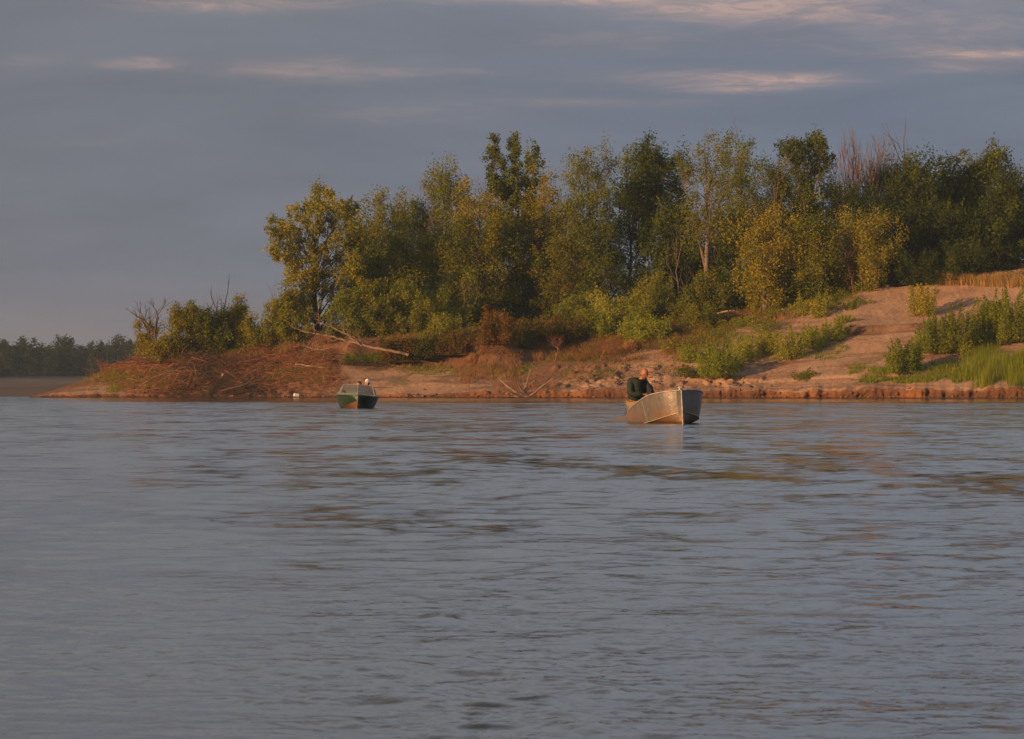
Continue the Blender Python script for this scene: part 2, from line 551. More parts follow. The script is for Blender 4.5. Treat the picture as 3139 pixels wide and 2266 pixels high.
# the river: one sheet, finely divided near the camera so that the waves are real
rows_px = np.concatenate([np.array([1100, 950, 860, 800.]), np.arange(780, 150, -1.15), np.arange(150, 60, -2.0)])   # survey rows below horizon
Yr = EYE / (rows_px * K)
Yr = np.concatenate([[1.5, 3.5], Yr, np.linspace(Yr[-1] + 6, 420, 40), [480, 560, 700, 900, 1200, 1690]])
Yr = np.sort(np.unique(np.round(Yr, 4)))
ta = np.concatenate([[-6, -2.5, -1.2, -.7, -.45, -.3, -.22], np.arange(-.17, .17, .00075), [.22, .3, .45, .7, 1.2, 2.5, 6]])
TA, YR = np.meshgrid(ta, Yr)
XR = np.clip(TA * (YR + 2), -880, 880)
dy = np.gradient(Yr)[:, None]
ZR = np.zeros_like(XR)
rw = np.random.default_rng(11)
patch = 0.05 + 1.9 * fbm(XR / 3.0, YR / 7.0, 61, 3) ** 1.2
patch = np.minimum(patch, 1.25)
patch2 = 0.1 + 1.9 * fbm(XR / 1.2 + 9, YR / 3.0, 62, 3) ** 1.2
patch2 = np.minimum(patch2, 1.45)
leftcalm = 0.62 + 0.38 * sstep(-.075, .01, TA)
for k in range(130):
    lam = 0.08 * (1.5 / 0.08) ** rw.random()
    an = rw.normal(0.35, 0.85)                       # waves run mostly along the line of sight
    kx, ky = np.sin(an) * 2 * np.pi / lam, np.cos(an) * 2 * np.pi / lam
    slope = 0.0092 * (lam / 0.5) ** (-0.30) * (0.5 + rw.random())
    A = slope * lam / (2 * np.pi)
    fade = sstep(2.2, 4.5, lam / np.maximum(np.abs(np.cos(an)) * dy, 1e-3)) * sstep(2.2, 4.0, lam / np.maximum(np.abs(np.sin(an)) * .00075 * YR, 1e-4))
    mod = patch2 if lam < .5 else patch
    ZR += A * fade * mod * np.sin(kx * XR + ky * YR + rw.random() * 7 + 0.8 * np.sin(YR * .9 / lam * .3 + XR * .4 / lam))
ZR *= (np.abs(TA) < .17) * leftcalm
idx = np.arange(XR.size).reshape(XR.shape)
Fw = np.stack([idx[:-1, :-1], idx[:-1, 1:], idx[1:, 1:], idx[1:, :-1]], -1).reshape(-1, 4)
mw, tw, pw = new_mat('river_water')
pw.inputs['Base Color'].default_value = (0.034, 0.042, 0.046, 1)
pw.inputs['Roughness'].default_value = 0.06
pw.inputs['IOR'].default_value = 1.333
co = tw.node('ShaderNodeTexCoord')
sp = tw.node('ShaderNodeSeparateXYZ')
tw.l.new(co.outputs['Object'], sp.inputs[0])
gust = tw.noise(co.outputs['Object'], 0.09, 3, 0.6)
mp = tw.node('ShaderNodeMapping')
mp.inputs['Scale'].default_value = (1.0, 0.55, 1.0)
tw.l.new(co.outputs['Object'], mp.inputs[0])
r1 = tw.noise(mp.outputs[0], 10.0, 3, 0.6, 0.3)
r2 = tw.noise(mp.outputs[0], 1.4, 4, 0.6, 0.4)
far = tw.ramp(tw.math('MULTIPLY', sp.outputs[1], 1 / 100), [(0.08, 0.12), (0.7, 1.0)])
calm = tw.ramp(tw.math('MULTIPLY', sp.outputs[1], 1 / 400), [(0.585, 1.0), (0.65, 0.10)])      # sheltered strip under the bank
gusty = tw.ramp(gust, [(0.3, 0.55), (0.7, 1.25)])
b = tw.node('ShaderNodeBump')
b.inputs['Strength'].default_value = 1.0
b.inputs['Distance'].default_value = 1.0
tw.put(b.inputs['Height'], tw.math('MULTIPLY', tw.math('MULTIPLY', r1, 0.012), tw.math('MULTIPLY', calm, gusty)))


def tilt(scale, sx, sy, gain=1.0):
    m_ = tw.node('ShaderNodeMapping')
    m_.inputs['Scale'].default_value = (sx, sy, 1.0)
    tw.l.new(co.outputs['Object'], m_.inputs[0])
    n_ = tw.node('ShaderNodeTexNoise')
    n_.inputs['Scale'].default_value = scale
    n_.inputs['Detail'].default_value = 3
    n_.inputs['Roughness'].default_value = .6
    tw.l.new(m_.outputs[0], n_.inputs['Vector'])
    v_ = tw.node('ShaderNodeVectorMath', operation='SUBTRACT')
    tw.l.new(n_.outputs['Color'], v_.inputs[0])
    v_.inputs[1].default_value = (.5, .5, .5)
    k_ = tw.node('ShaderNodeVectorMath', operation='SCALE')
    tw.l.new(v_.outputs[0], k_.inputs[0])
    k_.inputs['Scale'].default_value = gain
    return k_.outputs[0]


# distant wavelets: their slopes tilt the surface directly (they are far smaller than the mesh there)
w1, w2, w3 = tilt(4.0, 1.0, .5), tilt(1.2, .8, .30), tilt(.7, .8, .14, .5)
sm = tw.node('ShaderNodeVectorMath', operation='ADD')
tw.l.new(w1, sm.inputs[0])
tw.l.new(w2, sm.inputs[1])
sm2 = tw.node('ShaderNodeVectorMath', operation='ADD')
tw.l.new(sm.outputs[0], sm2.inputs[0])
tw.l.new(w3, sm2.inputs[1])
sx_ = tw.node('ShaderNodeSeparateXYZ')
tw.l.new(sm2.outputs[0], sx_.inputs[0])
amp = tw.math('MULTIPLY', far, tw.math('MULTIPLY', calm, gusty))
ty = tw.math('MULTIPLY', tw.math('SUBTRACT', tw.math('MULTIPLY', sx_.outputs[1], 0.44), 0.050), amp)
tx = tw.math('MULTIPLY', tw.math('MULTIPLY', sx_.outputs[0], 0.20), amp)
cb = tw.node('ShaderNodeCombineXYZ')
tw.put(cb.inputs[0], tx)
tw.put(cb.inputs[1], ty)
ad = tw.node('ShaderNodeVectorMath', operation='ADD')
tw.l.new(b.outputs[0], ad.inputs[0])
tw.l.new(cb.outputs[0], ad.inputs[1])
nm = tw.node('ShaderNodeVectorMath', operation='NORMALIZE')
tw.l.new(ad.outputs[0], nm.inputs[0])
tw.l.new(nm.outputs[0], pw.inputs['Normal'])
tag(link('river', mesh_from('river', np.stack([XR, YR, ZR], -1).reshape(-1, 3), Fw, mw, None, True)), kind='structure')

# ------------------------------------------------------------------ plants
GREEN = [(.060, .085, .022), (.085, .105, .026), (.050, .075, .024), (.105, .115, .028)]
GOLD = [(.150, .130, .026), (.120, .118, .028), (.095, .105, .026), (.175, .140, .028)]
DARK = [(.022, .036, .020), (.028, .042, .020), (.018, .031, .018), (.038, .050, .022)]
OLIVE = [(.105, .110, .040), (.130, .128, .050), (.085, .095, .036)]
PALE = [(.150, .165, .075), (.120, .140, .060), (.175, .180, .085)]
YELLOW = [(.165, .140, .028), (.110, .110, .028), (.085, .095, .028), (.135, .125, .028)]
FRESH = [(.085, .130, .026), (.110, .150, .030), (.070, .110, .026), (.150, .160, .030)]
BRUSH = [(.26, .120, .062), (.32, .155, .080), (.20, .105, .058), (.15, .11, .045)]
FAR = [(.022, .030, .022), (.018, .025, .018), (.028, .035, .023)]


LEAF_GAIN = np.array([2.15, 2.00, .62])


def bez(a, b, c, t):
    t = np.asarray(t)[:, None]
    return (1 - t) ** 2 * a + 2 * t * (1 - t) * b + t ** 2 * c


PROF = {
    'round': lambda h: np.sqrt(np.clip(1 - ((h - .5) / .56) ** 2, 0.02, 1)),
    'poplar': lambda h: np.clip(np.interp(h, [0, .2, .45, .75, 1], [.55, .9, 1, .62, .12]), .05, 1),
    'spire': lambda h: np.interp(h, [0, .25, .5, .7, .85, 1], [.8, 1, .85, .55, .42, .12]),
    'umbrella': lambda h: np.interp(h, [0, .4, .65, .85, 1], [.35, .55, .95, 1, .45]),
    'cone': lambda h: np.interp(h, [0, .15, .6, 1], [.85, 1, .6, .06]),
    'vase': lambda h: np.interp(h, [0, .3, .7, .9, 1], [.3, .6, 1, .85, .5]),
}


def grow(seed, H, R, prof='round', lo=.2, nl=14, per=7, lpc=95, cr=.42, ls=.19, cols=GREEN, tr=.16, forks=1,
         lean=0.0, clumps=None, sides=5, bare=0, gain=1.0):
    """returns wood segments and leaf arrays in local space (base at the origin)"""
    g = np.random.default_rng(seed)
    segs, C, CR = [], [], []
    stems = []
    for fk in range(forks):
        aa = g.random() * 6.28 if forks > 1 else 0
        off = (R * (.32 + .3 * g.random()) if forks > 1 else 0)
        top = np.array([np.cos(aa) * off * 1.2 + lean * H, np.sin(aa) * off * .7, H * (.93 - .12 * g.random() * (fk > 0))])
        n = 9
        tt = np.linspace(0, 1, n)
        pts = np.stack([top[0] * tt ** .8, top[1] * tt ** .8, top[2] * tt], 1)
        pts[1:, :2] += np.cumsum(g.normal(size=(n - 1, 2)) * H * .009, 0)
        rad = tr * (1 - tt) ** .8 * (1 if fk == 0 else .75) + .012
        segs += poly_segs(pts, rad)
        stems.append((pts, rad))
    if clumps is None:
        for i in range(nl):
            pts, rad = stems[i % forks]
            hf = lo + (1 - lo) * ((i + g.random()) / nl) ** .9
            he = hf * H
            hs = max(.04, hf - .10 - .22 * g.random() * (1 if prof != 'umbrella' else 1.5))
            s = np.array([np.interp(hs, np.linspace(0, 1, len(pts)), pts[:, k]) for k in range(3)])
            az_ = i * 2.399 + g.random()
            rr = R * PROF[prof](np.array((hf - lo) / (1 - lo + 1e-6))) * (.72 + .42 * g.random())
            cxy = np.array([np.interp(hf, np.linspace(0, 1, len(pts)), pts[:, k]) for k in range(2)]) * (.6 if forks > 1 else 1)
            e = np.array([cxy[0] + np.cos(az_) * rr, cxy[1] + np.sin(az_) * rr, he + (g.random() - .3) * .06 * H])
            mid = (s + e) / 2 + np.array([np.cos(az_) * rr * .12, np.sin(az_) * rr * .12, -.02 * H])
            bt = np.linspace(0, 1, 6)
            bp = bez(s, mid, e, bt)
            r0 = max(.018, tr * .42 * (1 - hs))
            segs += poly_segs(bp, r0 * (1 - bt) ** .7 + .010)
            tq = .30 + .75 * g.random(per) ** .8
            cc = bez(s, mid, e, np.clip(tq, 0, 1))
            jit = g.normal(size=(per, 3)) * cr * np.array([.85, .85, 1.0]) * (1.1 if R > 1 else .7)
            cc2 = cc + jit
            for a_, b_ in zip(cc, cc2):
                segs.append([*a_, *b_, .013, .006])
            C.append(cc2)
            CR.append(cr * (.65 + .6 * g.random(per)))
        for pts, rad in stems:                               # leader
            k = max(3, per // 2)
            tq = 1 - (1 - lo) * .5 * g.random(k)
            cc = np.stack([np.interp(tq, np.linspace(0, 1, len(pts)), pts[:, q]) for q in range(3)], 1)
            C.append(cc + g.normal(size=cc.shape) * cr * .5)
            CR.append(cr * (.6 + .5 * g.random(k)))
    else:
        pts, rad = stems[0]
        for (x, y, z, r_) in clumps:
            e = np.array([x, y, z])
            hs = np.clip((z / H) - .10 - .3 * g.random() - .25 * abs(x) / H, .10, .9)
            s = np.array([np.interp(hs, np.linspace(0, 1, len(pts)), pts[:, k]) for k in range(3)])
            mid = (s + e) / 2 + np.array([0, 0, -.03 * H])
            bp = bez(s, mid, e, np.linspace(0, 1, 6))
            segs += poly_segs(bp, .055 * (1 - np.linspace(0, 1, 6)) + .010)
            n_ = per
            cc = e + g.normal(size=(n_, 3)) * r_ * np.array([.75, .9, .6])
            cc[:n_ // 4] = bez(s, mid, e, .55 + .4 * g.random(n_ // 4)) + g.normal(size=(n_ // 4, 3)) * r_ * .5
            for b_ in cc:
                segs.append([*(bp[4] * .5 + b_ * .5), *b_, .012, .006])
            C.append(cc)
            CR.append(cr * (.6 + .6 * g.random(n_)))
    for i in range(bare):                                    # bare dead twigs poking out
        pts, rad = stems[i % forks]
        hf = .55 + .4 * g.random()
        s = np.array([np.interp(hf, np.linspace(0, 1, len(pts)), pts[:, k]) for k in range(3)])
        az_ = g.random() * 6.28
        e = s + np.array([np.cos(az_) * R * .55 * g.random(), np.sin(az_) * R * .4, H * (.12 + .18 * g.random())])
        bp = bez(s, (s + e) / 2 + g.normal(size=3) * .15, e, np.linspace(0, 1, 5))
        segs += poly_segs(bp, [.03, .024, .018, .012, .006])
        for q in range(5):
            p_ = bp[1 + q % 4]
            segs.append([*p_, *(p_ + g.normal(size=3) * [.25, .25, .1] + [0, 0, .5]), .011, .004])
    C = np.concatenate(C)
    CR = np.concatenate(CR)
    n = len(C) * lpc
    ci = np.repeat(np.arange(len(C)), lpc)
    P = C[ci] + g.normal(size=(n, 3)) * np.array([.52, .52, .66]) * CR[ci][:, None]
    P[:, 2] = np.maximum(P[:, 2], .03)
    cols = np.array(cols) * LEAF_GAIN
    base_c = cols[g.integers(0, len(cols), len(C))]
    lc = base_c[ci] * .55 + cols[g.integers(0, len(cols), n)] * .45
    lc = lc * (.84 + .32 * g.random((n, 1))) * gain
    sz = ls * (.7 + .6 * g.random(n))
    return segs, (P, sz, lc), g


def put_plant(name, cat, label, loc, seed, H, R, bark='bark', group=None, rz=0.0, leafm='leaf', **kw):
    segs, (P, sz, lc), g = grow(seed, H, R, **kw)
    root = empty(name, loc, rz)
    tag(root, label, cat, group)
    sg = np.array(segs)
    thin = sg[:, 6] < .016
    Va, Fa = tubes(sg[~thin], 5)
    Vb, Fb = tubes(sg[thin], 3)
    Vt, Ft = np.concatenate([Va, Vb]), np.concatenate([Fa, Fb + len(Va)])
    w_o = link('trunk' if cat == 'tree' else 'stems', mesh_from('wood', Vt, Ft, M[bark], None, True), root)
    if cat != 'tree':
        w_o['kind'] = 'stuff'
    Vl, Fl, cl = leaves(g, P, sz, sz * .68, lc)
    link('crown' if cat == 'tree' else 'foliage', mesh_from('foliage', Vl, Fl, M[leafm], cl), root)
    return root


def tree(u, vtop, w, t, label, seed, group='trees of the riverside wood', name='tree', cat='tree', base_v=None, **kw):
    loc = spot(u, base_v, None if base_v else t)
    Y = loc[1]
    H = EYE + (HV - vtop) * K * Y - loc[2]
    # the crown's top clumps overshoot a little
    H = max(.4, H)
    R = w * K * Y
    return put_plant(name, cat, label, (loc[0], loc[1], loc[2] - .08), seed, H, R, group=group, **kw)


# the leading poplar, crown traced clump by clump with real depth
def leading_poplar():
    u0, t0 = 703, 16.5
    loc = spot(u0, t=t0)
    Y = loc[1]
    px = [(708, 416), (722, 428), (700, 436), (735, 440), (680, 452), (712, 452), (660, 462), (738, 462), (695, 472), (650, 486), (722, 480),
          (672, 492), (612, 486), (628, 500), (604, 516), (620, 528), (645, 512), (668, 518), (700, 502), (742, 500), (768, 448), (785, 462),
          (760, 470), (790, 486), (775, 500), (655, 540), (632, 548), (612, 552), (618, 566), (640, 572), (684, 540), (712, 546), (745, 530),
          (775, 530), (800, 520), (660, 575), (690, 572), (722, 578), (755, 566), (785, 560), (805, 548), (650, 602), (672, 606), (640, 622),
          (700, 606), (732, 606), (765, 600), (792, 596), (662, 640), (690, 636), (718, 632), (750, 630), (782, 628), (655, 668), (680, 662),
          (740, 655), (770, 655), (648, 690), (668, 694), (795, 650), (760, 680), (640, 655)]
    g = np.random.default_rng(77)
    cl = []
    for (u, v) in px:
        dep = g.normal() * 1.5 * (1 - .35 * (v < 470))
        cl.append(((u - u0) * K * Y * 1.0, dep, (HV - v) * K * Y + EYE - loc[2], .42))
    H = (HV - 408) * K * Y + EYE - loc[2]
    root = put_plant('poplar_tree', 'tree', 'tall yellow-green poplar standing at the left end of the wood, dark forked trunk', (loc[0], loc[1], loc[2] - .1),
                     77, H, 4.0, group='trees of the riverside wood', clumps=cl, per=8, lpc=54, cr=.36, ls=.18, tr=.24,
                     gain=1.08, cols=[(.150, .140, .026), (.115, .120, .026), (.080, .098, .024), (.160, .145, .028), (.060, .08, .02)])
    # second and third fork of the trunk
    seg = []
    for q, (dx, z1, r) in enumerate([(-.95, 5.0, .12), (2.6, 4.2, .13), (.75, 6.0, .10)]):
        pts = bez(np.array([0, 0, .25]), np.array([dx * .35, .1 * q, z1 * .4]), np.array([dx, .3 * q - .3, z1]), np.linspace(0, 1, 9))
        seg += poly_segs(pts, r * (1 - np.linspace(0, 1, 9) * .75))
    Vt, Ft = tubes(seg, 6)
    link('limb', mesh_from('limb', Vt, Ft, M['bark'], None, True), root)


leading_poplar()

def clump_tree(u0, t0, px, seed, label, name='poplar_tree', dsp=1.0, **kw):
    loc = spot(u0, t=t0)
    Y = loc[1]
    g = np.random.default_rng(seed)
    cl = [((u - u0) * K * Y, g.normal() * dsp, (HV - v) * K * Y + EYE - loc[2], .36) for (u, v) in px]
    H = max(c_[2] for c_ in cl)
    put_plant(name, 'tree', label, (loc[0], loc[1], loc[2] - .1), seed, H, 3.0, group='trees of the riverside wood', clumps=cl, **kw)


sp_px = []
for (uc, vt, hw) in ((1097, 300, 9), (1140, 297, 8), (1183, 328, 9)):
    for q in range(9):
        v = vt + 6 + q * 14
        sp_px.append((uc + (-1) ** q * hw * min(1, .3 + q * .16) + (uc - 1135) * -.012 * q, v))
sp_px += [(1090 + (q * 37) % 100, 395 + (q * 23) % 120) for q in range(26)]
clump_tree(1135, 40, sp_px, 105, 'tall thin poplar ending in separate leafy spires, open sky between them',
           per=6, lpc=52, cr=.34, ls=.18, tr=.2, cols=GREEN + DARK[:2])
um_px = [(1735, 318), (1752, 312), (1768, 322), (1742, 334), (1762, 340), (1782, 330), (1798, 306), (1808, 298), (1818, 308), (1800, 322), (1822, 326),
         (1790, 346), (1775, 358), (1812, 344), (1832, 340), (1826, 356), (1750, 350), (1800, 370), (1780, 386), (1822, 378), (1765, 376),
         (1790, 404), (1808, 420), (1776, 424), (1798, 446), (1770, 452), (1820, 460), (1790, 470)]
clump_tree(1788, 43, um_px, 113, 'umbrella-shaped dark poplar on thin pale stems, highest crown of the right half',
           per=6, lpc=50, cr=.42, ls=.19, tr=.13, bark='pale_bark', cols=DARK + GREEN[:2])

TREES = [
    # u, vtop, w, t, seed, options, label
    (865, 396, 60, 31, 101, dict(prof='poplar', cols=GREEN + GOLD[:2], nl=18, lo=.25), 'upright green poplar just right of the leading poplar, second rounded top of the wood'),
    (930, 416, 44, 34, 102, dict(prof='poplar', cols=GREEN + [(.13, .09, .04)], nl=14, bare=10, bark='grey_bark'), 'brownish-green poplar with bare pale twigs showing near its top, third crown from the left'),
    (1008, 352, 58, 36, 103, dict(prof='round', cols=GREEN + GOLD[:1], nl=18, lo=.3), 'green poplar rising above its yellowish neighbour, just left of the twin-spired poplar'),
    (1062, 400, 58, 28, 104, dict(prof='round', cols=GOLD, nl=18, lo=.25), 'golden-green poplar in front of and below the twin-spired poplar'),
        (1214, 366, 38, 33, 106, dict(prof='poplar', cols=GOLD + YELLOW[:1], nl=14, lo=.2), 'narrow yellow poplar standing right of the poplar with separate spires'),
    (1298, 310, 66, 33, 107, dict(prof='poplar', cols=GREEN + GOLD[1:3], nl=22, lo=.2, bare=4), 'broad gold-green poplar left of the tallest dark crown'),
    (1398, 294, 50, 41, 108, dict(prof='round', cols=DARK + GREEN[:2], nl=17, lo=.34), 'tall dark round-topped poplar with sky showing through beneath its crown'),
    (1468, 314, 54, 43, 109, dict(prof='round', cols=DARK + GREEN[:1], nl=18, lo=.4), 'dark poplar with a flat bushy top right of the tall round-topped one'),
    (1565, 290, 62, 28, 110, dict(prof='vase', cols=GREEN + [(.11, .09, .03)], nl=18, per=4, lpc=60, lo=.45, bare=16, bark='pale_bark', tr=.26), 'thin-crowned poplar with a pale sunlit trunk and many pale upright limbs'),
    (1640, 294, 52, 40, 111, dict(prof='vase', cols=GREEN, nl=18, per=5, lo=.35, bare=12, bark='grey_bark'), 'open feathery poplar behind and right of the pale-trunked poplar'),
    (1714, 338, 54, 35, 112, dict(prof='round', cols=GREEN + GOLD[:2], nl=16, lo=.3, bare=6, bark='grey_bark'), 'mid-green poplar rising behind the small yellow tree'),
    (1692, 446, 54, 25, 114, dict(prof='vase', cols=YELLOW, nl=20, per=5, lo=.1, gain=1.08, cr=.6, ls=.17, bark='grey_bark'), 'young bright yellow poplar in front of the dark wood'),
    (1812, 462, 40, 27, 115, dict(prof='round', cols=GREEN + GOLD[:1], nl=16, lo=.1), 'young yellow-green poplar between the bright yellow one and the olive willow'),
    (1918, 462, 56, 29, 116, dict(prof='vase', cols=OLIVE + GOLD[:1], nl=20, per=5, lo=.12, gain=1.1, ls=.15, bark='grey_bark', forks=3, tr=.10, bare=6), 'olive-yellow willow leaning out at the edge of the sand with twiggy brown base'),
    (1905, 410, 56, 38, 117, dict(prof='round', cols=DARK, nl=18, lo=.15), 'very dark tree behind the olive willow'),
    (1985, 334, 58, 45, 118, dict(prof='round', cols=DARK + GREEN[:1], nl=20, lo=.2), 'dark tree below the fan of bare dead branches, left one of the dark block'),
    (2044, 332, 56, 42, 119, dict(prof='round', cols=DARK + GREEN[:1], nl=20, lo=.15), 'dark green tree with a ragged top, right under the tall dead limbs'),
    (2108, 344, 56, 46, 120, dict(prof='round', cols=DARK, nl=20, lo=.12), 'dark tree in the middle of the block at the right, lower than both neighbours'),
    (2188, 326, 66, 47, 121, dict(prof='round', cols=DARK + GREEN, nl=24, lo=.15, bare=5), 'big broad dark-green tree near the right edge of the wood'),
    (2238, 372, 40, 44, 122, dict(prof='round', cols=DARK + GREEN[:1], nl=16, lo=.12), 'last dark tree of the wood before the gap at the right edge'),
    (2290, 420, 40, 46, 123, dict(prof='round', cols=DARK, nl=14, lo=.12), 'dark tree cut off by the right edge of the picture'),
    (804, 462, 46, 31, 124, dict(prof='round', cols=GREEN + DARK[:1], nl=15, lo=.3), 'dark green tree squeezed behind the leading poplar on its right'),
    (836, 540, 46, 24, 125, dict(prof='round', cols=GREEN + DARK[:1], nl=14, lo=.2), 'small green tree standing low right of the leading poplar'),
    (892, 488, 62, 24, 126, dict(prof='cone', cols=OLIVE + GREEN, nl=20, per=8, lo=.12, ls=.16), 'soft olive willow in front of the second and third crowns from the left'),
    (964, 500, 54, 27, 127, dict(prof='round', cols=GREEN + GOLD[:1], nl=16, lo=.15), 'green tree filling the gap right of the soft olive willow'),
    (1030, 476, 56, 25, 128, dict(prof='round', cols=GREEN + OLIVE[:1], nl=18, lo=.15), 'leafy green tree low in front of the golden-green poplar'),
    (1098, 468, 56, 27, 129, dict(prof='round', cols=GREEN + GOLD[:1], nl=18, lo=.3, tr=.2), 'green tree with a dark bare trunk below the twin spires'),
    (1168, 450, 52, 31, 130, dict(prof='round', cols=GREEN + DARK[:1], nl=16, lo=.2), 'dark green tree behind the cone-shaped willow bush'),
    (1246, 470, 52, 30, 131, dict(prof='round', cols=GREEN + [(.13, .09, .04)], nl=16, lo=.15), 'brownish-green tree below the narrow yellow poplar'),
    (1330, 470, 56, 31, 132, dict(prof='round', cols=GREEN + DARK[:2], nl=18, lo=.15), 'shaded green tree under the broad gold-green poplar'),
    (1425, 590, 46, 31, 133, dict(prof='round', cols=DARK + GREEN[:1], nl=12, lo=.1), 'low shaded tree under the sky gap'),
    (1502, 430, 56, 34, 134, dict(prof='round', cols=DARK + GREEN[:2], nl=18, lo=.2), 'dark green tree left of the pale trunk'),
    (1630, 430, 56, 37, 135, dict(prof='round', cols=GREEN + DARK[:2], nl=18, lo=.15), 'green tree in shade between the pale trunk and the yellow poplar'),
    (1755, 432, 48, 38, 136, dict(prof='round', cols=DARK + GREEN[:1], nl=16, lo=.1), 'shaded tree under the umbrella crown'),
    (1850, 372, 40, 40, 137, dict(prof='poplar', cols=GREEN + [(.12, .08, .04)], nl=14, lo=.2, bare=12, bark='grey_bark'), 'reddish-green poplar full of dead twigs right of the umbrella crown'),
    (1965, 450, 56, 36, 138, dict(prof='round', cols=DARK, nl=18, lo=.05), 'dark leafy tree right behind the top of the olive willow'),
    (2056, 450, 60, 37, 139, dict(prof='round', cols=DARK, nl=18, lo=.03), 'dark low-branched tree at the wood edge above the sand, left of two'),
    (2150, 458, 62, 39, 140, dict(prof='round', cols=DARK + GREEN[:1], nl=18, lo=.03), 'dark low-branched tree at the wood edge above the orange grass, right of two'),
    (1196, 560, 60, 36, 141, dict(prof='round', cols=DARK, nl=14, lo=.02), 'dark undergrowth tree behind the cone-shaped willow'),
    (1560, 520, 62, 38, 142, dict(prof='round', cols=DARK, nl=14, lo=.02), 'low dark tree behind the foot of the pale trunk'),
]
for (u, vt, w, t, sd_, kw, lab) in TREES:
    kw = dict(kw)
    kw['lpc'] = int(kw.get('lpc', 72) * 1.05)
    kw['per'] = int(kw.get('per', 7) * 1.7)
    kw['per'] = int(kw['per'] * 1.1)
    kw['prof'] = {'poplar': 'round'}.get(kw.get('prof'), kw.get('prof'))
    kw.setdefault('cr', .56)
    kw.setdefault('ls', .152)
    kw['tr'] = kw.get('tr', .14)
    if kw.get('cols', [None])[0] == DARK[0]:
        kw['ls'] = .18
    tree(u, vt + 20, w * (1.1 if vt < 420 else 1.18), t, lab, sd_, name='willow_tree' if 'willow' in lab.split(' in ')[0].split(' with ')[0] and u in (892, 918 + 1000) else 'poplar_tree', **kw)

